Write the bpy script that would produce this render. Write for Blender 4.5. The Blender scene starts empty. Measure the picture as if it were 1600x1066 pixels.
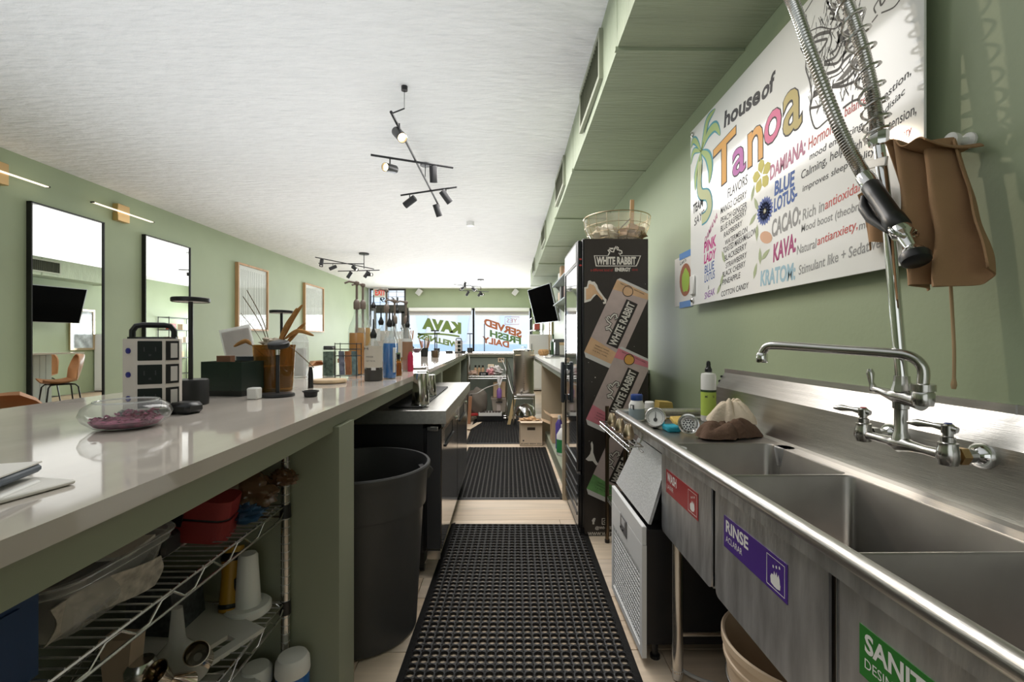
import bpy, bmesh, math, random
from mathutils import Vector, Matrix
S = bpy.context.scene
COL = S.collection
R = math.radians
random.seed(7)

# ---------------------------------------------------------------- camera, world, lights, exposure
cam = bpy.data.objects.new('camera', bpy.data.cameras.new('camera'))
cam.data.lens = 16.0; cam.data.sensor_width = 36.0; cam.data.clip_start = 0.03
cam.location = (0, 0, 1.27); cam.rotation_euler = (R(90), 0, R(-0.806))
COL.objects.link(cam); S.camera = cam

W = bpy.data.worlds.new('world'); S.world = W; W.use_nodes = True
bg = W.node_tree.nodes['Background']
bg.inputs[0].default_value = (0.86, 0.93, 1.0, 1); bg.inputs[1].default_value = 1.35

def area(name, loc, rot, sx, sy, power, col=(1, 1, 1)):
    l = bpy.data.lights.new(name, 'AREA'); l.shape = 'RECTANGLE'; l.size = sx; l.size_y = sy
    l.energy = power; l.color = col
    o = bpy.data.objects.new(name, l); o.location = loc; o.rotation_euler = rot; COL.objects.link(o); return o

def spot(name, loc, tgt, power, col=(1, .85, .62), ang=70, r=.03):
    l = bpy.data.lights.new(name, 'SPOT'); l.energy = power; l.color = col; l.spot_size = R(ang); l.spot_blend = .6
    l.shadow_soft_size = r
    o = bpy.data.objects.new(name, l); o.location = loc
    o.rotation_euler = (Vector(tgt) - Vector(loc)).to_track_quat('-Z', 'Y').to_euler(); COL.objects.link(o); return o

# daylight through the shop front (windows and glazed door at the far end)
area('daylight_front_window', (-1.2, 15.4, 1.55), (R(-90), 0, 0), 4.4, 1.2, 135, (.95, .98, 1))
# added upward fills that brighten the ceiling, no fittings there
area('up_fill_near', (-1.6, 1.6, 2.0), (R(180), 0, 0), 3.6, 6.5, 33, (.86, .93, 1))
area('up_fill_far', (-1.6, 9.8, 2.0), (R(180), 0, 0), 4.4, 9.5, 56, (.92, .96, 1))
# added downward fills, no fittings: far half of room and bar aisle
area('down_fill_far', (-1.9, 10.3, 2.98), (0, 0, 0), 4.2, 9, 50, (1, .99, .97))
area('down_fill_aisle', (-.22, 4.6, 2.98), (0, 0, 0), .9, 5.6, 62, (1, .97, .94))
# soft fill added behind the camera, the rear wall has no opening
area('rear_fill', (-.6, -2.3, 1.5), (R(90), 0, 0), 3.0, 1.8, 9, (.95, .97, 1))

S.view_settings.view_transform = 'Standard'; S.view_settings.look = 'None'
S.view_settings.gamma = 1.0; S.view_settings.use_curve_mapping = False
S.view_settings.exposure = 0.68

# ---------------------------------------------------------------- materials
MATS = {}
def mat(name, col, rough=.5, metal=0, var=None, bump=None, spec=.5, coat=0, emit=0, stretch=None, alpha=1, coat_rough=.05, aniso=0, bdist=.01):
    """var=(scale, amount) colour mottling, bump=(scale, strength), stretch = mapping scale xyz"""
    if name in MATS: return MATS[name]
    m = bpy.data.materials.new(name); m.use_nodes = True; nt = m.node_tree; b = nt.nodes['Principled BSDF']
    b.inputs['Base Color'].default_value = (*col, 1); b.inputs['Roughness'].default_value = rough
    b.inputs['Metallic'].default_value = metal; b.inputs['Specular IOR Level'].default_value = spec
    b.inputs['Coat Weight'].default_value = coat; b.inputs['Coat Roughness'].default_value = coat_rough
    b.inputs['Alpha'].default_value = alpha; b.inputs['Anisotropic'].default_value = aniso
    if emit:
        b.inputs['Emission Color'].default_value = (*col, 1); b.inputs['Emission Strength'].default_value = emit
    if var or bump:
        tc = nt.nodes.new('ShaderNodeTexCoord'); mp = nt.nodes.new('ShaderNodeMapping')
        nt.links.new(tc.outputs['Object'], mp.inputs[0])
        if stretch: mp.inputs['Scale'].default_value = stretch
        if var:
            n = nt.nodes.new('ShaderNodeTexNoise'); n.inputs['Scale'].default_value = var[0]; n.inputs['Detail'].default_value = 5
            nt.links.new(mp.outputs[0], n.inputs['Vector'])
            r = nt.nodes.new('ShaderNodeValToRGB'); a = var[1]
            r.color_ramp.elements[0].position = .3; r.color_ramp.elements[1].position = .72
            r.color_ramp.elements[0].color = (*[max(0, c * (1 - a)) for c in col], 1)
            r.color_ramp.elements[1].color = (*[min(1, c * (1 + a)) for c in col], 1)
            nt.links.new(n.outputs['Fac'], r.inputs[0]); nt.links.new(r.outputs[0], b.inputs['Base Color'])
        if bump:
            n = nt.nodes.new('ShaderNodeTexNoise'); n.inputs['Scale'].default_value = bump[0]; n.inputs['Detail'].default_value = 4
            nt.links.new(mp.outputs[0], n.inputs['Vector'])
            bp = nt.nodes.new('ShaderNodeBump'); bp.inputs['Strength'].default_value = bump[1]; bp.inputs['Distance'].default_value = bdist
            nt.links.new(n.outputs['Fac'], bp.inputs['Height']); nt.links.new(bp.outputs[0], b.inputs['Normal'])
    MATS[name] = m; return m

def glass(name, tint=(.95, .97, .96), rough=0.0, ior=1.45, diff=0):
    """thin clear or tinted sheet: transparent with a fresnel gloss, optional milky share"""
    if name in MATS: return MATS[name]
    m = bpy.data.materials.new(name); m.use_nodes = True; nt = m.node_tree
    nt.nodes.remove(nt.nodes['Principled BSDF']); out = nt.nodes['Material Output']
    t = nt.nodes.new('ShaderNodeBsdfTransparent'); t.inputs[0].default_value = (*tint, 1)
    g = nt.nodes.new('ShaderNodeBsdfGlossy'); g.inputs['Roughness'].default_value = rough
    f = nt.nodes.new('ShaderNodeFresnel'); ge = nt.nodes.new('ShaderNodeNewGeometry'); ma = nt.nodes.new('ShaderNodeMath'); ma.operation = 'MULTIPLY_ADD'
    ma.inputs[1].default_value = 1/ior - ior; ma.inputs[2].default_value = ior; nt.links.new(ge.outputs['Backfacing'], ma.inputs[0]); nt.links.new(ma.outputs[0], f.inputs[0])
    mx = nt.nodes.new('ShaderNodeMixShader'); src = t
    if diff:
        d = nt.nodes.new('ShaderNodeBsdfDiffuse'); d.inputs[0].default_value = (*tint, 1)
        tr = nt.nodes.new('ShaderNodeBsdfTranslucent'); tr.inputs[0].default_value = (*tint, 1)
        m0 = nt.nodes.new('ShaderNodeMixShader'); m0.inputs[0].default_value = .5
        nt.links.new(d.outputs[0], m0.inputs[1]); nt.links.new(tr.outputs[0], m0.inputs[2])
        m1 = nt.nodes.new('ShaderNodeMixShader'); m1.inputs[0].default_value = diff
        nt.links.new(t.outputs[0], m1.inputs[1]); nt.links.new(m0.outputs[0], m1.inputs[2]); src = m1
    nt.links.new(f.outputs[0], mx.inputs[0]); nt.links.new(src.outputs[0], mx.inputs[1]); nt.links.new(g.outputs[0], mx.inputs[2])
    nt.links.new(mx.outputs[0], out.inputs[0]); MATS[name] = m; return m

GREEN = mat('sage_wall_paint', (.325, .385, .245), .55, var=(1.6, .05), bump=(60, .05))
GREEN_DUCT = mat('sage_duct_paint', (.315, .362, .248), .55, var=(3, .08), bump=(14, .9), stretch=(.35, 4, 1))
GREEN_BAR = mat('sage_bar_paint', (.30, .32, .235), .5, var=(2, .06))
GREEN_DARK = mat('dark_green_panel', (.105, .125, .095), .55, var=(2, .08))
CEIL = mat('ceiling_plaster', (.84, .84, .84), .8, var=(5, .03), bump=(7, .6), stretch=(1, 3.2, 1), bdist=.045)
BLACK = mat('black_plastic', (.012, .012, .013), .35)
BLACKM = mat('black_metal', (.018, .018, .02), .4, metal=.2)
RUBBER = mat('black_rubber', (.012, .0115, .0115), .5, bump=(90, .15), spec=.35)
CHAR = mat('charcoal_plastic', (.055, .055, .056), .42, bump=(160, .06), var=(3, .12))
WHITE = mat('white_plastic', (.78, .77, .74), .4)
WHITEM = mat('white_paint', (.80, .80, .79), .45)
PAPER = mat('paper', (.80, .77, .72), .7)
CREAM = mat('cream_plastic', (.72, .56, .40), .45)
STEEL = mat('brushed_steel', (.60, .585, .56), .32, metal=1, bump=(40, .10), stretch=(12, .5, 12), var=(6, .10))
STEELD = mat('worn_steel_front', (.74, .75, .77), .46, metal=1, var=(9, .25), bump=(26, .16), stretch=(2, 2.4, .5))
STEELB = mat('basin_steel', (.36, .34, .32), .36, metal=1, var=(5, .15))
CHROME = mat('chrome', (.80, .80, .80), .07, metal=1)
CHROMED = mat('dull_chrome', (.60, .59, .57), .20, metal=1)
GOLDM = mat('gold_steel', (.68, .55, .38), .28, metal=1)
BRASS = mat('brass', (.70, .48, .24), .35, metal=1)
QUARTZ = mat('white_quartz', (.56, .505, .45), .06, var=(3.5, .10), spec=.6, stretch=(2, .7, 1))
WOOD = mat('oak', (.50, .30, .15), .5, var=(9, .25), stretch=(1, 1, .2))
WOODL = mat('light_wood', (.60, .44, .27), .55, var=(7, .2), stretch=(1, 8, 1))
CARD = mat('cardboard', (.56, .39, .24), .75, var=(5, .08))
CARDL = mat('pale_cardboard', (.72, .58, .43), .75, var=(5, .06))
TAN = mat('tan_leather', (.42, .20, .085), .42, var=(3, .22), bump=(200, .08))
MIRROR = mat('mirror_silver', (.93, .95, .94), 0.0, metal=1)
GLASS = glass('clear_glass')
PANE = glass('window_pane', (.97, .985, 1))
AMBERG = glass('amber_glass', (.62, .41, .11), diff=.2)
BOTG = glass('bottle_glass', (.93, .96, .96), .02, 1.4, diff=.10)
PLAST = glass('clear_plastic', (.88, .89, .89), .06, diff=.28)
MILK = glass('milky_plastic', (.86, .86, .84), .2, diff=.6)
PURPLE = mat('purple_paint', (.075, .03, .24), .35)
REDS = mat('red_sign', (.36, .022, .028), .35)
GREENS = mat('green_sign', (.035, .21, .035), .35)
WHITEINK = mat('white_ink', (.82, .82, .80), .5)
BLUE = mat('blue_plastic', (.02, .07, .28), .4)

# ---------------------------------------------------------------- mesh helpers
def frame_from(d):
    d = d.normalized(); a = Vector((0, 0, 1)) if abs(d.z) < .9 else Vector((1, 0, 0))
    u = d.cross(a).normalized(); return u, d.cross(u).normalized()

class MB:
    def __init__(s): s.v = []; s.f = []; s.T = Matrix.Identity(4)
    def add(s, vs, fs):
        n = len(s.v); s.v += [tuple(s.T @ Vector(p)) for p in vs]; s.f += [tuple(i + n for i in f) for f in fs]; return s
    def box(s, x0, x1, y0, y1, z0, z1, b=0, seg=1):
        if b <= 0:
            return s.add([(x0,y0,z0),(x1,y0,z0),(x1,y1,z0),(x0,y1,z0),(x0,y0,z1),(x1,y0,z1),(x1,y1,z1),(x0,y1,z1)],
                         [(0,3,2,1),(4,5,6,7),(0,1,5,4),(1,2,6,5),(2,3,7,6),(3,0,4,7)])
        bm = bmesh.new(); bmesh.ops.create_cube(bm, size=1)
        for v in bm.verts: v.co = ((x0+x1)/2 + v.co.x*(x1-x0), (y0+y1)/2 + v.co.y*(y1-y0), (z0+z1)/2 + v.co.z*(z1-z0))
        bmesh.ops.bevel(bm, geom=bm.edges[:], offset=b, segments=seg, affect='EDGES', profile=.5)
        bm.verts.index_update()
        s.add([v.co[:] for v in bm.verts], [[v.index for v in f.verts] for f in bm.faces]); bm.free(); return s
    def cbox(s, c, d, rz=0, b=0, rx=0, ry=0):
        T = s.T; s.T = T @ Matrix.Translation(c) @ Matrix.Rotation(rz,4,'Z') @ Matrix.Rotation(ry,4,'Y') @ Matrix.Rotation(rx,4,'X')
        s.box(-d[0]/2, d[0]/2, -d[1]/2, d[1]/2, -d[2]/2, d[2]/2, b); s.T = T; return s
    def lathe(s, prof, c=(0,0,0), seg=24, axis=None, cap0=True, cap1=True):
        T = s.T; M = Matrix.Translation(c)
        if axis is not None: M = M @ Vector(axis).to_track_quat('Z', 'Y').to_matrix().to_4x4()
        s.T = T @ M; vs = []; fs = []; n = len(prof)
        for r, z in prof:
            for k in range(seg):
                a = 2*math.pi*k/seg; vs.append((r*math.cos(a), r*math.sin(a), z))
        for i in range(n-1):
            for k in range(seg):
                k2 = (k+1) % seg; fs.append((i*seg+k, i*seg+k2, (i+1)*seg+k2, (i+1)*seg+k))
        if cap0 and prof[0][0] > 1e-5: fs.append(tuple(range(seg-1, -1, -1)))
        if cap1 and prof[-1][0] > 1e-5: fs.append(tuple((n-1)*seg+k for k in range(seg)))
        s.add(vs, fs); s.T = T; return s
    def cyl(s, p0, p1, r, seg=12, r2=None):
        p0 = Vector(p0); d = Vector(p1) - p0
        return s.lathe([(r, 0), (r if r2 is None else r2, d.length)], p0, seg, d)
    def tube(s, pts, r, seg=8, closed=False):
        P = [Vector(p) for p in pts]; n = len(P); rr = r if isinstance(r, (list, tuple)) else [r]*n
        vs = []; fs = []; u = None
        for i in range(n):
            d = (P[(i+1) % n] - P[i-1]) if closed else (P[min(i+1, n-1)] - P[max(i-1, 0)])
            if d.length < 1e-9: d = Vector((0,0,1))
            d.normalize()
            if u is None: u, w = frame_from(d)
            else:
                u = (u - d*u.dot(d)); u = u.normalized() if u.length > 1e-6 else frame_from(d)[0]; w = d.cross(u)
            for k in range(seg):
                a = 2*math.pi*k/seg; vs.append(tuple(P[i] + (u*math.cos(a) + w*math.sin(a))*rr[i]))
        for i in range(n if closed else n-1):
            j = (i+1) % n
            for k in range(seg):
                k2 = (k+1) % seg; fs.append((i*seg+k, i*seg+k2, j*seg+k2, j*seg+k))
        if not closed: fs.append(tuple(range(seg-1, -1, -1))); fs.append(tuple((n-1)*seg+k for k in range(seg)))
        return s.add(vs, fs)
    def prism(s, poly, ax, a0, a1):
        n = len(poly)
        def pt(p, a): return (a, p[0], p[1]) if ax == 'x' else (p[0], a, p[1]) if ax == 'y' else (p[0], p[1], a)
        return s.add([pt(p, a0) for p in poly] + [pt(p, a1) for p in poly],
                     [tuple(range(n-1, -1, -1)), tuple(range(n, 2*n))] + [(i, (i+1) % n, n+(i+1) % n, n+i) for i in range(n)])
    def grid(s, fn, nu, nv, th=None):
        vs = [tuple(fn(i/nu, j/nv)) for j in range(nv+1) for i in range(nu+1)]; w = nu+1
        fs = [(j*w+i, j*w+i+1, (j+1)*w+i+1, (j+1)*w+i) for j in range(nv) for i in range(nu)]
        if th is None: return s.add(vs, fs)
        # thickened sheet: offset along averaged normals
        V = [Vector(p) for p in vs]; N = [Vector() for _ in V]
        for f in fs:
            nn = (V[f[1]]-V[f[0]]).cross(V[f[3]]-V[f[0]])
            for i in f: N[i] += nn
        m = len(V); back = [tuple(V[i] - (N[i].normalized() if N[i].length > 0 else Vector((0,0,1)))*th) for i in range(m)]
        F = fs + [tuple(i+m for i in reversed(f)) for f in fs]
        ring = [i for i in range(nu)] + [j*w+nu for j in range(nv)] + [nv*w+i for i in range(nu, 0, -1)] + [j*w for j in range(nv, 0, -1)]
        for a, b in zip(ring, ring[1:]+ring[:1]): F.append((b, a, a+m, b+m))
        return s.add(vs + back, F)
    def blob(s, c, r, seed=0, amp=.25, nu=16, nv=10, freq=3.0):
        rnd = random.Random(seed); ph = [rnd.uniform(0, 6.3) for _ in range(9)]
        vs = []; fs = []
        for j in range(nv+1):
            t = math.pi*j/nv
            for i in range(nu):
                a = 2*math.pi*i/nu; x, y, z = math.sin(t)*math.cos(a), math.sin(t)*math.sin(a), math.cos(t)
                k = 1 + amp*(math.sin(freq*x*2+ph[0]) * math.sin(freq*y*2+ph[1]) + .7*math.sin(freq*z*3+ph[2]+x*4) + .5*math.sin(freq*5*x+ph[3])*math.sin(freq*5*z+ph[4]+y*3))
                z = max(z, -.75)
                vs.append((c[0]+r[0]*x*k, c[1]+r[1]*y*k, c[2]+r[2]*z*(k if z > -.5 else 1)))
        for j in range(nv):
            for i in range(nu):
                i2 = (i+1) % nu; fs.append((j*nu+i, (j+1)*nu+i, (j+1)*nu+i2, j*nu+i2))
        return s.add(vs, fs)
    def build(s, name, m, parent=None, label=None, smooth=True, kind=None, ang=38):
        me = bpy.data.meshes.new(name)
        off = Vector((0,0,0)); p = parent
        while p is not None: off += Vector(p.location); p = p.parent
        me.from_pydata([tuple(Vector(v) - off) for v in s.v], [], s.f); me.validate(); me.update()
        if smooth: me.shade_smooth(); me.set_sharp_from_angle(angle=R(ang))
        if m: me.materials.append(m)
        o = bpy.data.objects.new(name, me); COL.objects.link(o)
        if parent is not None: o.parent = parent
        if label: o['label'] = label
        if kind: o['kind'] = kind
        return o

def tag(o, label, cat, group=None):
    o['label'] = label; o['category'] = cat
    if group: o['group'] = group
    return o
def thing(name, label, cat, loc=(0,0,0), group=None):
    o = bpy.data.objects.new(name, None); o.empty_display_size = .05; o.location = loc; COL.objects.link(o)
    return tag(o, label, cat, group)
def kids(o): return [c for c in bpy.data.objects if c.parent == o]
def dup(o, loc=None, rz=None, label=None, parent=None):
    c = o.copy(); COL.objects.link(c)
    if parent is not None: c.parent = parent
    if loc is not None: c.location = loc
    if rz is not None: c.rotation_euler = (0, 0, rz)
    if label: c['label'] = label
    for k in list(o.children): dup(k, parent=c)
    return c
_tc = {}
def text_geo(s, bold=0.0, shear=0.0):
    k = (s, bold, shear)
    if k not in _tc:
        cu = bpy.data.curves.new('lettering', 'FONT'); cu.body = s; cu.size = 1; cu.offset = bold; cu.shear = shear; cu.resolution_u = 3
        o = bpy.data.objects.new('lettering', cu); COL.objects.link(o)
        dg = bpy.context.evaluated_depsgraph_get(); me = bpy.data.meshes.new_from_object(o.evaluated_get(dg))
        V = [v.co.copy() for v in me.vertices]; F = [tuple(p.vertices) for p in me.polygons]
        bpy.data.objects.remove(o); bpy.data.meshes.remove(me); bpy.data.curves.remove(cu)
        x0 = min(v.x for v in V); x1 = max(v.x for v in V); y0 = min(v.y for v in V); y1 = max(v.y for v in V)
        _tc[k] = ([((v.x-x0)/(x1-x0), (v.y-y0)/(y1-y0)) for v in V], F, (x1-x0)/(y1-y0))
    return _tc[k]
def lettering(s, m, parent, o, ux, uy, h, w=None, bold=0.0, shear=0.0, name='lettering', label=None):
    """flat print: lower left corner o, unit directions ux, uy, height h, width w (or natural)"""
    V, F, asp = text_geo(s, bold, shear); w = w or h*asp; o = Vector(o); ux = Vector(ux); uy = Vector(uy)
    mb = MB().add([tuple(o + ux*(x*w) + uy*(y*h)) for x, y in V], F)
    return mb.build(name, m, parent, label, smooth=False)
def poly(m, parent, pts, name, label=None):
    return MB().add(pts, [tuple(range(len(pts)))]).build(name, m, parent, label, smooth=False)
def ribbon(mb, P, N, w):
    """flat pen stroke through points P on a plane with normal N"""
    P = [Vector(p) for p in P]; N = Vector(N); vs = []
    for i, p in enumerate(P):
        d = (P[min(i+1, len(P)-1)] - P[max(i-1, 0)]).normalized(); q = d.cross(N)*(w/2); vs += [tuple(p-q), tuple(p+q)]
    mb.add(vs, [(2*i, 2*i+1, 2*i+3, 2*i+2) for i in range(len(P)-1)])
def smooth_path(P, k=6):
    P = [Vector(p) for p in P]; out = []
    for i in range(len(P)-1):
        a, b, c, d = P[max(i-1, 0)], P[i], P[i+1], P[min(i+2, len(P)-1)]
        for j in range(k):
            t = j/k; out.append(.5*((2*b) + (c-a)*t + (2*a-5*b+4*c-d)*t*t + (3*b-a-3*c+d)*t**3))
    out.append(P[-1]); return out
def rrect(x0, x1, y0, y1, r, n=5):
    out = []
    for cx, cy, a0 in ((x1-r, y1-r, 0), (x0+r, y1-r, 90), (x0+r, y0+r, 180), (x1-r, y0+r, 270)):
        for k in range(n+1):
            a = R(a0 + 90*k/n); out.append((cx + r*math.cos(a), cy + r*math.sin(a)))
    return out
# ================================================================ SETTING
YB, XL, XR, ZC = 15.57, -4.65, 1.15, 3.055
fl = MB().box(XL-.1, XR+.1, -2.6, YB, -.10, -.010).build('floor', mat('floor_subfloor', (.42, .31, .21), .5, var=(3, .15)), smooth=False, kind='structure')
pl_m = [mat('plank_%s' % n, c, .42, var=(2.2, .16), stretch=(.7, 9, 1)) for n, c in (('pale', (.70, .57, .43)), ('warm', (.66, .52, .38)), ('grey', (.64, .53, .42)))]
rnd = random.Random(3)
for i in range(38):
    y0 = .50 + i*.195; cut = [-1.35, -1.35 + rnd.uniform(.5, 1.1)]
    while cut[-1] < XR - .3: cut.append(min(cut[-1] + 1.22, XR))
    if cut[-1] < XR: cut[-1] = XR
    for a, b in zip(cut, cut[1:]):
        MB().box(a+.0015, b-.0015, y0+.0015, y0+.1935, -.010, rnd.uniform(-.0008, 0), .0012).build('plank', pl_m[rnd.randrange(3)], fl, smooth=False)
MB().box(XL-.1, XR+.1, -2.6, YB+.1, ZC, ZC+.1).build('ceiling', CEIL, smooth=False, kind='structure')
MB().box(XL-.1, XL, -2.6, YB, 0, ZC).build('wall_left', GREEN, smooth=False, kind='structure')
MB().box(XR, XR+.1, -2.6, YB, 0, ZC).build('wall_right', GREEN, smooth=False, kind='structure')
wb = MB()
wb.box(-3.40, XR, YB, YB+.15, 2.39, ZC); wb.box(.83, XR, YB, YB+.15, 0, 2.39); wb.box(-3.40, .83, YB, YB+.15, 0, .80)
wb.build('wall_back', GREEN, smooth=False, kind='structure')
FR = mat('dark_aluminium', (.075, .072, .070), .4, metal=.5)
MB().box(XL, XR, -2.6, -2.5, 0, ZC).build('wall_rear', GREEN, smooth=False, kind='structure')
# shop windows
for n, (a, b) in enumerate(((-3.30, -1.13), (-1.07, .83)), 1):
    w = thing('window_%d' % n, '', 'window', (a, YB, .8)); w['kind'] = 'structure'; del w['label']; del w['category']
    MB().box(a, b, YB+.06, YB+.07, .86, 2.39).build('pane', PANE, w, smooth=False)
    f = MB().box(a, b, YB, YB+.12, .80, .88).box(a, b, YB, YB+.12, 2.33, 2.39).box(b, b+.06, YB, YB+.12, .80, 2.39).box(a-.04, a, YB, YB+.12, .80, 2.39)
    f.build('window_frame', FR, w, smooth=False)
    g = thing('roller_blind', 'white roller blind drawn up at the top of the %s shop window' % ('left' if n == 1 else 'right'), 'blind', (a, YB-.02, 2.15))
    MB().box(a+.02, b-.02, YB-.16, YB-.02, 2.27, 2.40, .02).build('valance', WHITEM, g)
    MB().box(a+.03, b-.03, YB-.075, YB-.065, 2.16, 2.28).build('blind_fabric', mat('blind_fabric', (.42, .41, .43), .8), g, smooth=False)
    MB().box(a+.03, b-.03, YB-.085, YB-.055, 2.135, 2.17, .006).build('bottom_bar', WHITEM, g)
# glazed door with transom
d = thing('door_1', '', 'door', (-4.0, YB, 0)); d['kind'] = 'structure'; del d['label']; del d['category']
MB().box(-4.64, -4.60, YB, YB+.12, 0, ZC).box(-3.46, -3.34, YB, YB+.12, 0, 2.42).box(-3.46, -3.40, YB, YB+.12, 2.42, ZC).box(-4.6, -3.46, YB, YB+.12, 2.30, 2.50).box(-4.6, -3.46, YB, YB+.12, 3.0, ZC).box(-4.50, -4.42, YB+.02, YB+.08, .05, 2.28).box(-3.56, -3.46, YB+.02, YB+.08, .05, 2.28).box(-4.5, -3.46, YB+.02, YB+.08, 2.22, 2.30).box(-4.5, -3.46, YB+.02, YB+.08, 0, .25).build('door_frame', FR, d, smooth=False)
MB().box(-4.43, -3.55, YB+.045, YB+.055, .2, 2.25).build('door_pane', PANE, d, smooth=False)
MB().box(-4.6, -3.46, YB+.045, YB+.055, 2.5, 3.0).build('transom_pane', PANE, d, smooth=False)
MB().cyl((-3.62, YB-.04, .75), (-3.62, YB-.04, 1.35), .014).cyl((-3.62, YB-.04, .8), (-3.62, YB+.03, .8), .01).cyl((-3.62, YB-.04, 1.3), (-3.62, YB+.03, 1.3), .01).build('pull_handle', CHROMED, d)
gm = MB()
for x in (-4.28, -4.0, -3.72): gm.box(x-.008, x+.008, YB+.02, YB+.03, 2.5, 3.0)
for z in (2.58, 2.78, 2.95): gm.box(-4.6, -3.46, YB+.02, YB+.03, z-.006, z+.006)
gm.build('security_grille', FR, d, smooth=False)
INKD = mat('dark_ink', (.05, .05, .05), .5)
lettering('1649', INKD, d, (-3.66, YB+.02, 2.60), (-1,0,0), (0,0,1), .17, .62, .02, name='house_number')
# lettering on the outside of the glass, seen from behind
OLIVE = mat('olive_window_paint', (.16, .24, .06), .6); OLIVE2 = mat('green_window_paint', (.10, .20, .06), .6); ORNG = mat('orange_window_paint', (.42, .13, .05), .6)
def glass_text(s, m, p0, p1, h, bold=.02):
    a = Vector((p0[0], YB+.055, p0[1])); b = Vector((p1[0], YB+.055, p1[1])); ux = (b-a).normalized()
    return lettering(s, m, bpy.data.objects['window_1' if p0[0] < -1.1 else 'window_2'], a, ux, (ux.z*-1 if 0 else 0, 0, 1), h, (b-a).length, bold)
glass_text('KAVA', OLIVE, (-1.52, 1.50), (-2.86, 1.68), .40, .07)
glass_text('WELLNESS', OLIVE, (-1.60, 1.02), (-3.02, 1.36), .20, .05)
w1 = bpy.data.objects['window_1']; mb = MB(); ribbon(mb, [(-3.0+t*1.42, YB+.055, 1.50 + .10*math.sin(2.2*t) - .16*t) for t in [i/16 for i in range(17)]], (0,1,0), .06); mb.build('painted_swoosh', OLIVE, w1, smooth=False)
glass_text('SERVED', ORNG, (.55, 1.36), (-.74, 1.80), .27, .05)
glass_text('FRESH', OLIVE2, (.53, 1.14), (-.54, 1.42), .24, .045)
glass_text('DAILY', ORNG, (.12, 1.03), (-.80, 1.22), .22, .045)
w2 = bpy.data.objects['window_2']; MB().box(-.74, -.71, YB+.01, YB+.05, .88, 1.86).build('window_mullion', FR, w2, smooth=False); RINK = mat('faint_red_ink', (.55, .22, .2), .6); mb = MB(); ribbon(mb, [(-.02, YB+.055, 1.84), (.46, YB+.055, 1.84), (.46, YB+.055, 2.10), (-.02, YB+.055, 2.10), (-.02, YB+.055, 1.84)], (0,1,0), .018); mb.build('notice_outline', RINK, w2, smooth=False)
lettering('YES', RINK, w2, (.40, YB+.055, 1.90), (-1,0,0), (0,0,1), .14, .36)
# outdoors, across the street
st = MB().box(-14, 10, YB+.3, 32, -.3, -.15).build('street_ground', mat('asphalt', (.42, .43, .45), .8)); st['kind'] = 'structure'
bl = thing('building', 'pale stucco building with arched blue bays across the street beyond the shop windows', 'building', (-2, 24, -.15))
MB().box(-13, 9, 24, 25, -.15, 6).build('wall', mat('stucco', (.82, .80, .80), .8), bl, smooth=False)
for k in range(9):
    x = -11 + k*2.2; MB().prism([(x-.75, 6), (x+.75, 6), (x+.12, 1.25), (x-.12, 1.25)], 'y', 23.9, 24).build('bay', mat('pale_blue_paint', (.66, .76, .88), .7), bl, smooth=False)
MB().box(-13, 9, 23.85, 24, -.15, 1.1).build('plinth', mat('blue_plinth_paint', (.50, .64, .82), .6), bl, smooth=False)

# ---------------------------------------------------------------- air duct along the right wall
def xs(y): return .532 + .0108*(y-1.85)
ad = thing('air_duct', 'long sage painted rectangular air duct boxed along the ceiling over the right wall', 'duct', (XR, 0, 2.67))
ys = [-2.4, -.86, .66, 2.18, 3.72, 5.2, 6.72, 8.25, 9.8, 11.6]
for i, (a, b) in enumerate(zip(ys, ys[1:])):
    dz = [.004, 0, .006, -.003][i % 4]
    def sec(y, g=0): return [(xs(y)+g, y, 2.67+dz+g*.4), (XR-.002, y, 2.67+dz), (XR-.002, y, ZC-.002), (xs(y)+g, y, ZC-.002)]
    mb = MB(); rings = [sec(a+.004, .007), sec(a+.016), sec((a+b)/2, .004), sec(b-.016), sec(b-.004, .007)]
    mb.add([p for r_ in rings for p in r_], [tuple((k*4+j, k*4+(j+1) % 4, k*4+4+(j+1) % 4, k*4+4+j)) for k in range(4) for j in range(4)] + [(0,1,2,3), (19,18,17,16)])
    mb.build('duct_section', GREEN_DUCT, ad, smooth=False)
    MB().add([(xs(b)-.010, b-.010, 2.662), (XR-.002, b-.010, 2.662), (XR-.002, b+.010, 2.662), (xs(b)-.010, b+.010, 2.662), (xs(b)-.010, b-.010, 2.68), (XR-.002, b-.010, 2.68), (XR-.002, b+.010, 2.68), (xs(b)-.010, b+.010, 2.68)],
             [(0,3,2,1),(4,5,6,7),(0,1,5,4),(1,2,6,5),(2,3,7,6),(3,0,4,7)]).build('seam_strip', GREEN_DUCT, ad, smooth=False)
DKV = mat('vent_dark', (.035, .038, .022), .7)
for a, b in ((2.52, 3.2), (4.25, 4.95), (6.55, 7.25), (9.5, 10.2)):
    x = (xs(a)+xs(b))/2 - .012
    g = MB().box(x-.012, x+.012, a, b, 2.73, 2.76).box(x-.012, x+.012, a, b, 2.98, 3.01).box(x-.012, x+.012, a, a+.03, 2.76, 2.98).box(x-.012, x+.012, b-.03, b, 2.76, 2.98).build('vent_grille', GREEN_BAR, ad, smooth=False)
    MB().box(x+.006, x+.010, a+.03, b-.03, 2.76, 2.98).build('vent_backing', DKV, g, smooth=False)
    lo = MB(); n = 17
    for k in range(n):
        y = a+.04 + (b-a-.08)*k/(n-1); lo.cbox((x-.002, y, 2.87), (.012, .003, .22), rz=.3)
    lo.build('louvres', mat('louvre_olive', (.10, .11, .065), .6), g, smooth=False, kind='stuff')

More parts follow.
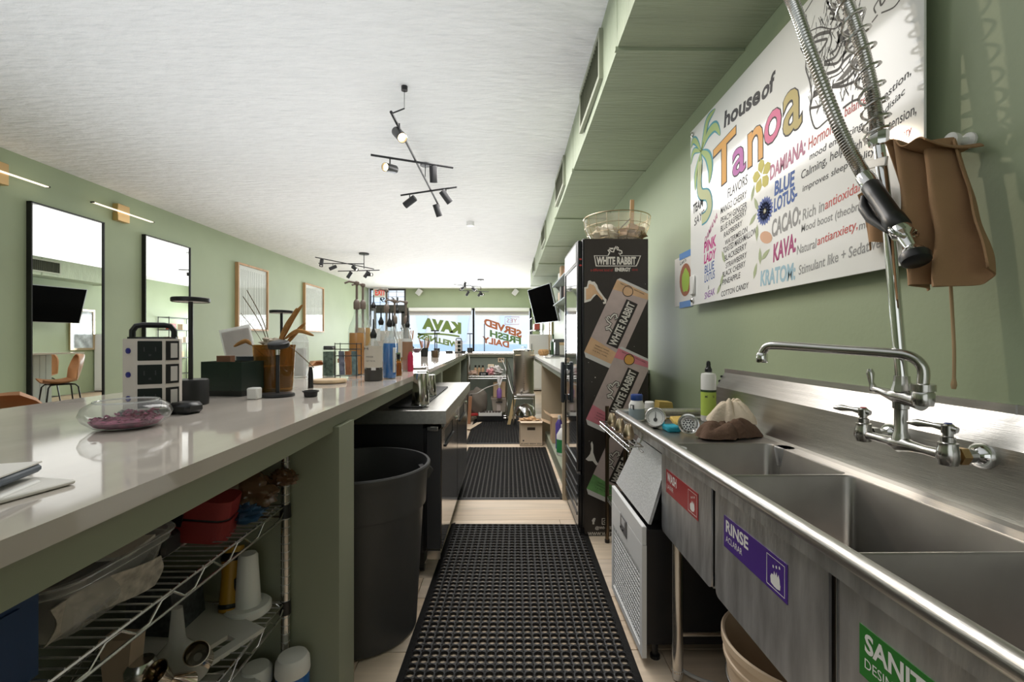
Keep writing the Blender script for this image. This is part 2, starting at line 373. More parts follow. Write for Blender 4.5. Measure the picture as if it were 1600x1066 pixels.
# ---------------------------------------------------------------- left wall: mirrors, pictures, sconces
BLKF = mat('black_frame', (.008, .008, .008), .3)
for nm, lab, y0, y1, z0, z1 in (('wall_mirror', 'tall black framed wall mirror nearest the camera on the left green wall', 4.48, 5.29, .40, 2.63), ('wall_mirror', 'narrower looking black framed wall mirror further along, left of the first picture', 5.88, 6.72, .40, 2.635)):
    m_ = thing(nm, lab, 'mirror', (XL, (y0+y1)/2, z0))
    MB().box(XL+.035, XL+.037, y0+.012, y1-.012, z0+.012, z1-.012).build('mirror_glass', MIRROR, m_, smooth=False)
    MB().box(XL+.002, XL+.05, y0, y0+.012, z0, z1).box(XL+.002, XL+.05, y1-.012, y1, z0, z1).box(XL+.002, XL+.05, y0, y1, z0, z0+.012).box(XL+.002, XL+.05, y0, y1, z1-.012, z1).box(XL+.002, XL+.034, y0+.012, y1-.012, z0+.012, z1-.012).build('mirror_frame', BLKF, m_, smooth=False)
sk = mat('pale_print', (.74, .71, .68), .55, var=(30, .12), stretch=(1, 6, .3))
for lab, y0, y1, z0, z1 in (('oak framed vertical line print on the left wall beside the mirrors', 7.885, 8.885, 1.46, 2.63), ('oak framed grey print farthest along the left wall near the door', 10.5, 11.59, 1.49, 2.61)):
    p = thing('framed_picture', lab, 'picture', (XL, (y0+y1)/2, z0))
    t = .03
    MB().box(XL+.002, XL+.06, y0, y0+t, z0, z1).box(XL+.002, XL+.06, y1-t, y1, z0, z1).box(XL+.002, XL+.06, y0+t, y1-t, z0, z0+t).box(XL+.002, XL+.06, y0+t, y1-t, z1-t, z1).build('picture_frame', WOOD, p, smooth=False)
    MB().box(XL+.004, XL+.03, y0+t, y1-t, z0+t, z1-t).build('print', sk, p, smooth=False)
    mb = MB()
    for k in range(15):
        y = y0+.08 + (y1-y0-.16)*k/14; ribbon(mb, [(XL+.031, y+.01*math.sin(k), z0+.08), (XL+.031, y+.012*math.sin(k*2.1), (z0+z1)/2), (XL+.031, y-.01, z1-.1)], (1,0,0), .012)
    mb.build('drawn_lines', mat('grey_ink', (.30, .29, .27), .6), p, smooth=False)
    MB().box(XL+.040, XL+.042, y0+t, y1-t, z0+t, z1-t).build('picture_glass', glass('picture_glass', ior=1.18), p, smooth=False)
LEDB = mat('led_bar', (.95, .80, .62), .4, emit=.9)
for lab, yc in (('brass wall sconce with a thin light bar at the left edge of the frame', 4.18), ('brass wall sconce with a thin light bar above and between the two mirrors', 5.53)):
    s_ = thing('wall_sconce', lab, 'sconce', (XL, yc, 2.80))
    MB().box(XL+.001, XL+.07, yc-.085, yc+.085, 2.70, 2.80, .004).box(XL+.001, XL+.07, yc-.085, yc+.085, 2.815, 2.90, .004).build('backplate', BRASS, s_)
    MB().box(XL+.06, XL+.095, yc-.43, yc+.43, 2.803, 2.812, .002).build('light_bar', LEDB, s_)
    MB().box(XL+.058, XL+.10, yc-.435, yc-.425, 2.80, 2.815).box(XL+.058, XL+.10, yc+.425, yc+.435, 2.80, 2.815).build('end_cap', BLACK, s_, smooth=False)

# ---------------------------------------------------------------- track lights
BULB_ON = mat('lit_bulb', (1, .72, .36), .4, emit=9); BULB = mat('bulb_frosted', (.8, .75, .65), .3, emit=1.2)
def spot_head(parent, top, aim, s=1.0, lit=False):
    top = Vector(top); st = top + Vector((0, 0, -.05*s)); d = Vector(aim).normalized()
    o = MB().lathe([(.034*s, -.075*s), (.037*s, -.07*s), (.037*s, .07*s), (.034*s, .07*s), (.030*s, .03*s)], st + Vector((0,0,-.035*s)), 18, d, True, False).build('spot_head', BLACKM, parent)
    MB().cyl(top, st + Vector((0,0,-.02*s)), .006*s, 8).build('swivel_stem', BLACKM, o)
    MB().lathe([(.0001, .052*s), (.03*s, .05*s), (.031*s, .035*s)], st + Vector((0,0,-.035*s)), 14, d, False, False).build('bulb', BULB_ON if lit else BULB, o)
    return o
ta = thing('track_light', 'large black six-spot ceiling track light with two lit spots above the bar aisle', 'light', (-.75, 3.25, ZC), 'black ceiling track lights')
zt = 2.90
MB().cyl((-.709, 3.2, ZC-.03), (-.709, 3.2, ZC), .022).cyl((-.709, 3.2, zt-.0), (-.709, 3.2, ZC-.02), .002, 6).cyl((-.81, 4.6, zt), (-.81, 4.6, ZC), .004, 6).lathe([(.05, 0), (.05, .02)], (-.81, 4.6, ZC-.02)).build('canopy', BLACKM, ta)
MB().cyl((-.815, 3.25, zt), (-.805, 5.52, zt), .011, 8).cyl((-.709, 3.2, zt), (-.813, 3.27, zt), .005, 6).build('main_rod', BLACKM, ta)
MB().cyl((-1.17, 3.965, zt-.015), (-.49, 4.248, zt-.015), .010, 8).build('cross_rod', BLACKM, ta)
MB().cyl((-1.16, 5.06, zt-.015), (-.51, 4.778, zt-.015), .010, 8).build('cross_rod', BLACKM, ta)
spot_head(ta, (-.795, 3.42, zt), (.45, -.60, -.60), 1.0, True)
spot_head(ta, (-1.02, 4.03, zt-.02), (-.40, -.88, -.18), 1.0, True)
spot_head(ta, (-.66, 4.18, zt-.02), (.0, .25, -.9)); spot_head(ta, (-1.05, 5.0, zt-.02), (-.7, .2, -.45)); spot_head(ta, (-.63, 4.83, zt-.02), (.45, .2, -.6)); spot_head(ta, (-.806, 5.40, zt), (.25, .3, -.8))
def small_track(lab, c, yaw):
    t = thing('track_light', lab, 'light', (c[0], c[1], ZC), 'black ceiling track lights'); x, y = c; z = 2.84; cs, sn = math.cos(yaw), math.sin(yaw)
    L = lambda u, v, w=0: (x + u*cs - v*sn, y + u*sn + v*cs, z + w)
    MB().lathe([(.10, 0), (.10, .025)], (x, y, ZC-.025), 20).cyl((x, y, z-.1), (x, y, ZC-.02), .008, 8).build('canopy', BLACKM, t)
    MB().cyl(L(-.9, -.05), L(.0, 0), .010, 8).build('cross_rod', BLACKM, t); MB().cyl(L(-.6, .2, -.12), L(.30, .05, -.12), .010, 8).build('cross_rod', BLACKM, t); MB().cyl(L(-.8, -.45, .05), L(.1, .35, -.05), .010, 8).build('main_rod', BLACKM, t)
    for p, a in ((L(-.72, -.35, .04), (0, -.2, -.7)), (L(-.62, -.03), (-.5, -.3, -.3)), (L(-.2, .05), (.6, -.3, -.4)), (L(-.35, .16, -.12), (-.4, -.1, -.7)), (L(.02, .1, -.12), (-.4, -.1, -.6)), (L(.08, .09, -.12), (.6, -.3, -.05))): spot_head(t, p, a, 1.0)
small_track('black ceiling track light over the customer side near the left wall', (-2.88, 9.3), 0)
small_track('small looking black ceiling track light farthest away before the shop windows', (-.72, 13.2), .6)
dl = tag(MB().lathe([(.055, 0), (.06, .01), (.06, .06)], (-.528, 6.83, ZC-.06), 24).build('ceiling_downlight', WHITEM), 'small white round ceiling downlight behind the large track light', 'light')
# back wall fittings
for lab, x in (('white square speaker tilted on the back wall beside the exit sign', -2.93), ('white square speaker tilted on the back wall near the television', .33)):
    s_ = thing('wall_speaker', lab, 'speaker', (x, YB, 2.93))
    T = MB(); T.T = Matrix.Translation((x, YB-.10, 2.93)) @ Matrix.Rotation(R(38), 4, 'Y') @ Matrix.Rotation(R(12), 4, 'X')
    T.box(-.085, .085, -.06, .06, -.105, .105, .01).build('cabinet', WHITEM, s_)
    T2 = MB(); T2.T = T.T; T2.box(-.07, .07, -.064, -.060, -.09, .09).build('speaker_grille', mat('speaker_cloth', (.62, .62, .63), .7), s_)
    MB().cyl((x, YB-.06, 2.93), (x, YB, 2.93), .015).build('wall_bracket', WHITEM, s_)
ex = thing('exit_sign', 'white exit sign with red letters hanging by the door transom', 'sign', (-4.12, YB-.3, 2.92))
MB().box(-4.42, -3.94, YB-.32, YB-.27, 2.73, 3.03, .006).box(-4.20, -4.16, YB-.31, YB-.28, 3.03, ZC).build('sign_case', WHITE, ex)
lettering('EXIT', mat('red_exit_letters', (.75, .05, .05), .5, emit=.25), ex, (-4.35, YB-.322, 2.79), (1,0,0), (0,0,1), .19, .34, .03)
# ================================================================ RIGHT SIDE
# ---------------------------------------------------------------- hand-lettered whiteboard
KB = 1.105/1.13
wb_ = thing('whiteboard', 'large white menu board with hand-lettered menu and carved face drawing on right wall', 'board', (XR, 2.0, 1.485))
MB().box(1.105, 1.112, 1.213*KB, 2.765*KB, 1.27+.215*KB, 1.27+1.275*KB, .001).build('board_panel', mat('gloss_white_board', (.88, .88, .86), .10, spec=.5), wb_, smooth=False)
for y in (1.22, 2.665):
    for z in (1.51, 2.485): MB().lathe([(.014, 0), (.014, .008), (.008, .014)], (1.104, y, z), 14, (-1,0,0)).cyl((1.113, y, z), (XR-.001, y, z), .008).build('standoff_bolt', CHROMED, wb_)
INK = {'k': mat('ink_black', (.03, .03, .035), .6), 'm': mat('ink_magenta', (.42, .06, .20), .6), 'p': mat('ink_pink', (.55, .05, .25), .6), 'b': mat('ink_blue', (.02, .09, .35), .6), 'v': mat('ink_violet', (.25, .07, .38), .6), 'P': mat('ink_rose', (.55, .22, .34), .6), 'r': mat('ink_red', (.60, .10, .09), .6), 'g': mat('ink_grey', (.30, .30, .30), .6), 'c': mat('ink_pale_blue', (.36, .54, .64), .6)}
def bp(u, v, d=0): return (1.1045 - d, (2.765 - u)*KB, 1.27 + (.215 + v)*KB)
TXT = [('house',0.424,0.885,0.762,0.844,0.083,'k'),('of',0.772,0.839,0.876,0.843,0.078,'k'),('FLAVORS',0.465,0.511,0.655,0.52,0.046,'k'),('MANGO CHERRY',0.389,0.451,0.649,0.459,0.034,'k'),('PEACH GINGER',0.389,0.401,0.649,0.409,0.03,'k'),('BLUE RASPBERRY',0.389,0.357,0.649,0.379,0.03,'k'),('RASPBERRY',0.424,0.319,0.609,0.338,0.026,'k'),('WATERMELON',0.438,0.276,0.655,0.296,0.026,'k'),('TOASTED MARSHMALLOW',0.417,0.237,0.731,0.269,0.03,'k'),('BLACKBERRY',0.431,0.195,0.649,0.22,0.029,'k'),('STRAWBERRY',0.445,0.156,0.649,0.178,0.027,'k'),('BLACK CHERRY',0.41,0.115,0.638,0.138,0.027,'k'),('PINEAPPLE',0.41,0.075,0.591,0.09,0.027,'k'),('COTTON CANDY',0.396,0.016,0.666,0.032,0.027,'k'),('TEAM',0.038,0.549,0.18,0.557,0.054,'k'),('SAYS:',0.056,0.471,0.205,0.491,0.046,'k'),('DAMIANA',0.197,0.33,0.353,0.441,0.036,'m'),('PINK',0.188,0.284,0.338,0.297,0.060,'p'),('LADY',0.188,0.222,0.338,0.232,0.052,'p'),('BLUE',0.197,0.165,0.316,0.177,0.044,'b'),('LOTUS',0.197,0.115,0.323,0.125,0.044,'b'),('A',0.238,0.071,0.254,0.073,0.022,'k'),('SNEAK',0.197,0.021,0.323,0.037,0.036,'v'),('DAMIANA:',0.835,0.469,1.067,0.491,0.062,'P'),('Hormone',1.082,0.497,1.229,0.505,0.043,'r'),('balance,',1.264,0.525,1.361,0.524,0.038,'r'),('mood enhancing,',1.089,0.449,1.346,0.451,0.032,'k'),('digestion,',1.38,0.485,1.513,0.521,0.030,'k'),('aphrodisiac',1.351,0.43,1.493,0.479,0.027,'k'),('BLUE',0.867,0.393,1.003,0.393,0.060,'b'),('LOTUS-',0.863,0.325,1.018,0.333,0.058,'b'),('Calming, helps',1.041,0.392,1.279,0.404,0.041,'k'),('with muscle tension,',1.287,0.39,1.529,0.406,0.036,'k'),('improves sleep quality,',1.049,0.345,1.395,0.352,0.030,'k'),('antianxiety',1.407,0.351,1.515,0.356,0.029,'r'),('CACAO:',0.849,0.222,1.038,0.234,0.074,'g'),('Rich in',1.049,0.243,1.167,0.246,0.041,'g'),('antioxidants',1.17,0.249,1.371,0.267,0.034,'r'),('Mood boost (theobromine',1.041,0.191,1.407,0.196,0.037,'g'),('KAVA:',0.858,0.115,1.011,0.133,0.076,'m'),('Natural',1.015,0.12,1.127,0.124,0.034,'g'),('antianxiety,',1.131,0.121,1.32,0.136,0.038,'r'),('muscle',1.325,0.139,1.425,0.14,0.026,'g'),('KRATOM:',0.762,0.026,1.007,0.024,0.068,'c'),('Stimulant like + Sedative',1.026,0.039,1.409,0.067,0.036,'g')]
for s_, u0, v0, u1, v1, h, c in TXT:
    a = Vector(bp(u0, v0)); b = Vector(bp(u1, v1)); heavy = h > .05
    lettering(s_, INK[c], wb_, a, (b-a).normalized(), (0,0,1), h, (b-a).length, .035 if heavy else .008, .12)
def fat_letter(ch, u0, v0, u1, v1, h, m):
    a = Vector(bp(u0, v0)); b = Vector(bp(u1, v1)); x = (b-a).normalized()
    lettering(ch, INK['k'], wb_, a - x*.007 + Vector((0,0,-.007)), x, (0,0,1), h+.012, (b-a).length+.012, .035)
    lettering(ch, m, wb_, a + Vector((-.0007,0,0)), x, (0,0,1), h, (b-a).length, .012)
for ch, u0, v0, u1, v1, h, m in (('T', .308, .590, .548, .61, .225, ('letter_orange', (.72, .36, .07))), ('a', .517, .597, .638, .593, .125, ('letter_purple', (.48, .14, .42))), ('n', .66, .590, .782, .592, .155, ('letter_amber', (.75, .38, .10))), ('o', .795, .62, .916, .64, .125, ('letter_pink', (.72, .17, .32))), ('a', .929, .61, 1.045, .608, .165, ('letter_ochre', (.52, .42, .16)))):
    fat_letter(ch, u0, v0, u1, v1, h, mat(m[0], m[1], .6))
# palm tree
PG = mat('palm_pencil_green', (.42, .54, .22), .7); PB = mat('palm_pencil_teal', (.10, .34, .42), .7)
cx, cv = .150, .880
def leaf(pts, w):
    P = smooth_path([bp(*p) for p in pts], 5); n = len(P); mb = MB(); vs = []
    for k, off, ww in ((0, 0, 1.0),):
        for i, p in enumerate(P):
            d = (P[min(i+1, n-1)] - P[max(i-1, 0)]).normalized(); q = d.cross(Vector((1,0,0))) * (w*math.sin(math.pi*min(1, (i+.35)/n*1.02))**.8/2); vs += [tuple(p-q), tuple(p+q)]
        mb.add(vs, [(2*i, 2*i+1, 2*i+3, 2*i+2) for i in range(n-1)])
    mb.build('drawn_leaf', PB, wb_, smooth=False)
    mb = MB(); vs = []
    for i, p in enumerate(P):
        d = (P[min(i+1, n-1)] - P[max(i-1, 0)]).normalized(); q = d.cross(Vector((1,0,0))) * (.62*w*math.sin(math.pi*min(1, (i+.35)/n*1.02))**.8/2); p = p + Vector((-.0006,0,0)); vs += [tuple(p-q), tuple(p+q)]
    mb.add(vs, [(2*i, 2*i+1, 2*i+3, 2*i+2) for i in range(n-1)]); mb.build('drawn_leaf', PG, wb_, smooth=False)
for pts, w in (([(cx,cv),(.20,.96),(.24,1.02),(.33,1.035)], .06), ([(cx,cv),(.24,.94),(.33,.94),(.385,.87)], .065), ([(cx,cv),(.09,.96),(.04,.99),(.008,.96)], .05), ([(cx,cv),(.07,.92),(.03,.91),(.006,.86)], .045), ([(cx,cv),(.09,.80),(.075,.74),(.072,.68)], .05), ([(cx,cv),(.145,.80),(.135,.72),(.15,.665)], .05), ([(cx,cv),(.235,.82),(.27,.74),(.255,.66)], .075)): leaf(pts, w)
mb = MB(); ribbon(mb, smooth_path([bp(*p) for p in ((.138,.83),(.125,.70),(.15,.635),(.235,.60),(.262,.53),(.22,.49),(.16,.485))]), (1,0,0), .072); mb.build('drawn_trunk', PB, wb_, smooth=False)
mb = MB(); ribbon(mb, smooth_path([bp(*p, .0006) for p in ((.138,.83),(.125,.70),(.15,.635),(.235,.60),(.262,.53),(.22,.49),(.16,.485))]), (1,0,0), .052); mb.build('drawn_trunk', mat('trunk_pencil', (.55, .58, .33), .7), wb_, smooth=False)
# flowers, leaves and nuts
def petals(u, v, n, r, m, wid=.5, ph=0):
    for k in range(n):
        a = ph + 2*math.pi*k/n; c, s = math.cos(a), math.sin(a); pts = []
        for t, q in ((.12, 0), (.5, wid*.38), (.8, wid*.32), (1, 0), (.8, -wid*.32), (.5, -wid*.38)): pts.append(bp(u + r*(t*c - q*s), v + r*(t*s + q*c), .0002))
        poly(m, wb_, pts, 'drawn_petal')
petals(.772, .515, 5, .075, mat('petal_yellow', (.62, .56, .16), .7), .9, .4)
petals(.797, .352, 20, .064, mat('petal_blue', (.13, .18, .45), .7), .42)
petals(.797, .352, 8, .024, mat('petal_eye', (.45, .42, .30), .7), .6)
poly(mat('nut_orange', (.70, .42, .28), .7), wb_, [bp(.806 + .042*math.cos(a) - .02*math.sin(a), .235 + .03*math.sin(a), .0002) for a in [k*.4488 for k in range(14)]], 'drawn_nut')
for u, v, a in ((.70,.46,1.2),(.73,.40,2.0),(.70,.34,.6),(.735,.27,1.5),(.42,.22,2),(.40,.10,1.1),(.37,.06,.8),(.76,.16,1.6),(.80,.16,.5),(.72,.10,1.2)):
    poly(mat('leaf_pencil', (.40, .46, .28), .7), wb_, [bp(u + .04*t*math.cos(a) - q*math.sin(a), v + .04*t*math.sin(a) + q*math.cos(a), .0002) for t, q in ((-.9,0),(-.2,.012),(.4,.01),(1,0),(.4,-.01),(-.2,-.012))], 'drawn_leaf')
STK = [([(1.087,.937),(1.147,.912),(1.2,.869),(1.238,.854),(1.285,.88)],.003),([(1.101,.897),(1.14,.891),(1.2,.86)],.008),([(1.116,.878),(1.161,.858),(1.181,.843),(1.154,.825),(1.137,.826)],.006),([(1.194,.864),(1.203,.83),(1.187,.794)],.004),([(1.232,.84),(1.238,.807),(1.226,.784),(1.194,.786)],.006),([(1.167,.774),(1.213,.76),(1.232,.766),(1.256,.791)],.006),([(1.167,.765),(1.226,.734),(1.256,.742),(1.308,.748),(1.33,.742)],.006),([(1.177,.726),(1.232,.708),(1.262,.721),(1.308,.722),(1.324,.707),(1.322,.679),(1.297,.656),(1.256,.653),(1.207,.668)],.007),([(1.181,.706),(1.238,.691),(1.285,.702),(1.316,.696)],.003),([(1.207,.663),(1.262,.637),(1.324,.623),(1.341,.63)],.006),([(1.232,.811),(1.297,.798),(1.313,.8)],.018),([(1.256,.853),(1.308,.838),(1.351,.832)],.006),([(1.262,.778),(1.33,.759)],.011),([(1.238,.852),(1.285,.858)],.008),([(1.177,.987),(1.213,.91),(1.197,.885)],.005),([(1.181,.975),(1.226,.933)],.005),([(1.187,.952),(1.232,.91)],.005),([(1.194,.928),(1.238,.892)],.005),([(1.197,.908),(1.238,.874)],.005),([(1.226,.951),(1.274,.906)],.005),([(1.064,1.027),(1.079,1.031),(1.105,1.041)],.003),([(1.068,1.014),(1.076,.979)],.003),([(1.037,.909),(1.068,.85),(1.068,.81),(1.09,.748),(1.101,.683),(1.09,.645),(1.119,.562),(1.167,.559),(1.2,.566)],.004),([(1.109,.689),(1.14,.686)],.016),([(1.094,.648),(1.147,.63),(1.167,.643)],.006),([(1.256,.565),(1.297,.566),(1.33,.561),(1.356,.584)],.005),([(1.3,.586),(1.297,.57)],.004),([(1.341,.63),(1.33,.662),(1.335,.68)],.005),([(1.392,.786),(1.385,.807),(1.402,.819)],.003),([(1.412,.772),(1.454,.757),(1.476,.763)],.003),([(1.407,.815),(1.412,.795),(1.426,.801)],.004),([(1.399,.776),(1.377,.768)],.003)]
mb = MB()
for P, w in STK: ribbon(mb, smooth_path([bp(*p) for p in P], 4), (1,0,0), w*1.5)
for k in range(150):
    u = 1.08 + .26*rnd.random(); v = .58 + .38*rnd.random(); q = rnd.uniform(-.02, .03); ribbon(mb, [bp(u, v), bp(u+q, v+.035)], (1,0,0), .0022)
mb.build('face_drawing', mat('pencil_black', (.10, .095, .09), .7), wb_, smooth=False)
poly(mat('pencil_grey', (.22, .21, .20), .7), wb_, [bp(*p, .0003) for p in ((1.222,.672),(1.256,.68),(1.297,.695),(1.316,.7),(1.319,.685),(1.297,.669),(1.256,.662))], 'drawn_mouth')
er = MB().box(1.090, 1.1045, 2.63, 2.685, 1.54, 1.655, .006); tag(er.build('board_eraser', WHITE), 'white slim tray stuck to the lower left end of the menu board', 'tray')
# taped paper left of the board
pp = thing('taped_drawing', 'paper with a green and brown food drawing taped up left of the menu board', 'drawing', (XR, 2.92, 1.5))
MB().box(XR-.004, XR-.002, 2.76, 3.067, 1.50, 1.82).build('paper_sheet', PAPER, pp, smooth=False)
for z in (1.80, 1.485): MB().box(XR-.006, XR-.0045, 2.77, 2.98, z, z+.04).build('tape_strip', mat('blue_tape', (.08, .24, .58), .6), pp, smooth=False)
poly(mat('marker_brown', (.36, .12, .05), .7), pp, [(XR-.005, 2.885+.095*math.cos(a), 1.66+.105*math.sin(a)) for a in [k*.3307 for k in range(19)]], 'drawn_bun')
poly(mat('marker_lime', (.38, .55, .06), .7), pp, [(XR-.0056, 2.88+.062*math.cos(a), 1.655+.075*math.sin(a)*(1+.12*math.sin(5*a))) for a in [k*.3307 for k in range(19)]], 'drawn_filling')
lettering("Let's", INK['k'], pp, (XR-.005, 2.97, 1.765), (0,-1,.12), (0,0,1), .025, .10)

# ---------------------------------------------------------------- three compartment sink
sk_ = thing('steel_sink', 'long stainless three-compartment sink on tube legs along the right wall', 'sink', (.85, 1.1, 0))
ZD = .87; CELLS = [(1.349, 1.775, 1.354, 1.762), (.850, 1.349, .855, 1.344), (.345, .850, .360, .845)]
BX0, BX1 = .632, 1.03
for n, (c0, c1, b0, b1) in enumerate(CELLS):
    def loop(x0, x1, y0, y1, r, z): return [(x, y, z) for x, y in rrect(x0, x1, y0, y1, r, 6)]
    mb = MB()
    Ls = [loop(BX0-.003, BX1+.003, b0-.003, b1+.003, .030, ZD), loop(BX0, BX1, b0, b1, .028, ZD-.005), loop(BX0, BX1, b0, b1, .028, .58), loop(BX0+.015, BX1-.015, b0+.015, b1-.015, .05, .545), loop(BX0+.05, BX1-.05, b0+.05, b1-.05, .06, .53)]
    m_ = len(Ls[0]); fs = []
    for i in range(len(Ls)-1): fs += [(i*m_+k, (i+1)*m_+k, (i+1)*m_+(k+1) % m_, i*m_+(k+1) % m_) for k in range(m_)]
    fs.append(tuple((len(Ls)-1)*m_+k for k in range(m_)))
    mb.add([p for l in Ls for p in l], fs)
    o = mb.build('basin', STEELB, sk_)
    MB().lathe([(.045, 0), (.045, .004), (.03, .005), (.028, -.01)], (.83, (b0+b1)/2, .532), 20, None, False).build('drain', CHROMED, o)
    # deck ring around the bowl
    ring = []; 
    for x, y, z in Ls[0]:
        cx_, cy_ = (BX0+BX1)/2, (b0+b1)/2; hx, hy = (1.10-.602)/2, (c1-c0)/2; dx, dy = x-cx_, y-cy_
        tx = 1.10 if dx > (BX1-BX0)/2-.030 else (.602 if dx < -(BX1-BX0)/2+.030 else x); ty = c1 if dy > (b1-b0)/2-.030 else (c0 if dy < -(b1-b0)/2+.030 else y)
        ring.append((tx, ty, ZD))
    mb = MB().add(Ls[0] + ring, [(k, (k+1) % m_, m_+(k+1) % m_, m_+k) for k in range(m_)]); mb.build('deck', STEEL, sk_, smooth=False)
    f = MB(); pr = rrect(b0+.010, b1-.008 if n else 1.80, .52, ZD-.004, .02, 4); f.prism(pr, 'x', .620, .626); f.build('basin_front', STEELD, sk_)
    MB().box(.626, BX1, b0-.0035, b0-.002, .53, ZD-.008).box(.626, BX1, b1+.002, b1+.0035, .53, ZD-.008).box(.628, BX1, b0+.012, b1-.012, .522, .528).build('basin_shell', STEELD, sk_, smooth=False)
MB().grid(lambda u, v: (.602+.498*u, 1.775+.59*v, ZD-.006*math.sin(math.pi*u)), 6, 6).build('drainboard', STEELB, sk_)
MB().box(.602, 1.10, 1.80, 2.365, ZD-.030, ZD-.008).build('drainboard_pan', STEELD, sk_, smooth=False)
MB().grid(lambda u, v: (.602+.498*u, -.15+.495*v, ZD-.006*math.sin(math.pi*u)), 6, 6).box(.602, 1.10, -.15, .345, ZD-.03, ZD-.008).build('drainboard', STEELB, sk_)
rim = MB().tube([(.585, -.15, .899), (.585, 2.35, .899), (.600, 2.375, .899), (1.13, 2.385, .899)], .0175, 16)
rim.build('rolled_rim', STEEL, sk_)
MB().add([(.588, -.15, .884), (.588, 2.37, .884), (.604, 2.37, ZD), (.604, -.15, ZD)], [(0,1,2,3)]).add([(.588, 2.372, .884), (1.13, 2.382, .884), (1.13, 2.36, ZD), (.602, 2.36, ZD)], [(0,1,2,3)]).build('rim_fillet', STEEL, sk_)
MB().box(.592, .602, -.15, 2.36, .846, .884).build('front_lip', STEELD, sk_, smooth=False)
def splash(y0, y1, name='backsplash'):
    MB().prism([(1.075, ZD-.002), (1.094, ZD+.006), (1.10, ZD+.025), (1.10, 1.032), (1.143, 1.1055), (1.143, 1.126), (1.148, 1.126), (1.148, ZD-.002)], 'y', y0, y1).build(name, STEEL, sk_, ang=25)
splash(-.15, 2.36)
MB().box(1.1425, 1.1485, 1.0, 1.004, 1.10, 1.127).build('splash_seam', STEELD, sk_, smooth=False)
MB().cyl((1.12, 2.361, 1.06), (1.12, 2.365, 1.06), .008).cyl((1.128, 2.361, 1.085), (1.128, 2.365, 1.085), .006).build('end_bolts', BLACKM, sk_)
for y in (1.70, .20):
    for x in (.645, 1.05):
        lg = MB().cyl((x, y, .03), (x, y, .86), .0205, 16).build('leg', CHROMED, sk_)
        MB().lathe([(.012, 0), (.018, .004), (.021, .04)], (x, y, 0), 14).build('foot', STEELD, lg)
        MB().lathe([(.024, 0), (.034, .06), (.034, .07)], (x, y, .80), 16).build('leg_socket', STEELD, lg)
MB().cyl((.645, 1.70, .17), (1.05, 1.70, .17), .010, 10).build('stretcher', CHROMED, sk_)
def sink_sign(y, word, sub, m, icon, lab):
    t = tag(MB().box(.6185, .6197, y-.29, y, .690, .778).build('sink_label', m, smooth=False), lab, 'label')
    o = .6182; lettering(word, WHITEINK, t, (o, y-.012, .735), (0,-1,0), (0,0,1), .034, len(word)*(.0235 if len(word) < 6 else .0215), .03)
    lettering(sub, WHITEINK, t, (o, y-.012, .708), (0,-1,0), (0,0,1), .017, len(sub)*.0125, .0)
    mb = MB(); a, b = y-.212, y-.281
    ribbon(mb, [(o, a, .699), (o, b, .699), (o, b, .769), (o, a, .769), (o, a, .699)], (1,0,0), .0022); mb.build('icon_frame', WHITEINK, t, smooth=False)
    hp = [(.0,.004),(.014,.0),(.03,.004),(.036,.014),(.034,.026),(.030,.036),(.026,.027),(.022,.038),(.018,.028),(.013,.036),(.010,.026),(.003,.026),(-.002,.018)]
    for mir in ((1,) if icon == 1 else (1, -1)):
        poly(WHITEINK, t, [(o - (0 if mir == 1 else .0003), y-.2465 + mir*(.018-p[0]) , .704 + p[1]*(1 if mir == 1 else .75)) for p in hp], 'icon_hand')
    for k in range(3): poly(WHITEINK, t, [(o, y-.262+.012*k+.003*math.cos(q), .757-.004*k+.004*math.sin(q)) for q in (0,1.05,2.1,3.14,4.19,5.24)], 'icon_drop')
sink_sign(1.745, 'WASH', 'LAVAR', REDS, 1, 'red WASH LAVAR label on the far left sink basin front')
sink_sign(1.281, 'RINSE', 'ACLARAR', PURPLE, 2, 'purple RINSE ACLARAR label on the middle sink basin front')
sink_sign(.787, 'SANITIZE', 'DESINFECTAR', GREENS, 1, 'green SANITIZE DESINFECTAR label on the nearest sink basin front')

# ---------------------------------------------------------------- faucet with pre-rinse riser
fa = thing('sink_faucet', 'chrome wall-mounted swing spout faucet with two lever valves and tall riser pipe', 'faucet', (1.09, 1.16, 1.0))
ZF = 1.005
for y, nm in ((1.283, 'far'), (1.035, 'near')):
    MB().lathe([(.030, 0), (.030, .006), (.024, .016), (.016, .022), (.016, .055)], (1.10, y, ZF), 22, (-1,0,0)).build('wall_flange', CHROME, fa)
    MB().lathe([(.021, 0), (.021, .018)], (1.058, y, ZF), 6, (-1,0,0)).build('hex_nut', BRASS if nm == 'near' else CHROMED, fa)
    v = MB().lathe([(.004, -.024), (.018, -.020), (.0225, -.004), (.021, .014), (.0185, .022), (.0185, .030), (.014, .032), (.014, .044), (.010, .046), (.010, .056)], (1.02, y, ZF), 20).build('valve_body', CHROMED, fa)
    hd = MB(); d_ = (-.35, .94) if nm == 'far' else (-.30, .95)
    pts = [(1.02 - d_[0]*.018, y - d_[1]*.018, ZF+.062), (1.02, y, ZF+.064), (1.02 + d_[0]*.03, y + d_[1]*.03, ZF+.066), (1.02 + d_[0]*.06, y + d_[1]*.06, ZF+.066), (1.02 + d_[0]*.082, y + d_[1]*.082, ZF+.064)]
    hd.tube(pts, [.007, .011, .006, .010, .004], 10).lathe([(.013, 0), (.013, .018), (.009, .022)], (1.02, y, ZF+.052), 14); hd.build('lever_handle', CHROMED, v)
    MB().lathe([(.008, 0), (.007, .002)], (1.02, y, ZF+.0745), 14).build('index_button', mat('red_button', (.45, .03, .05), .4) if nm == 'far' else mat('blue_button', (.05, .08, .3), .4), v)
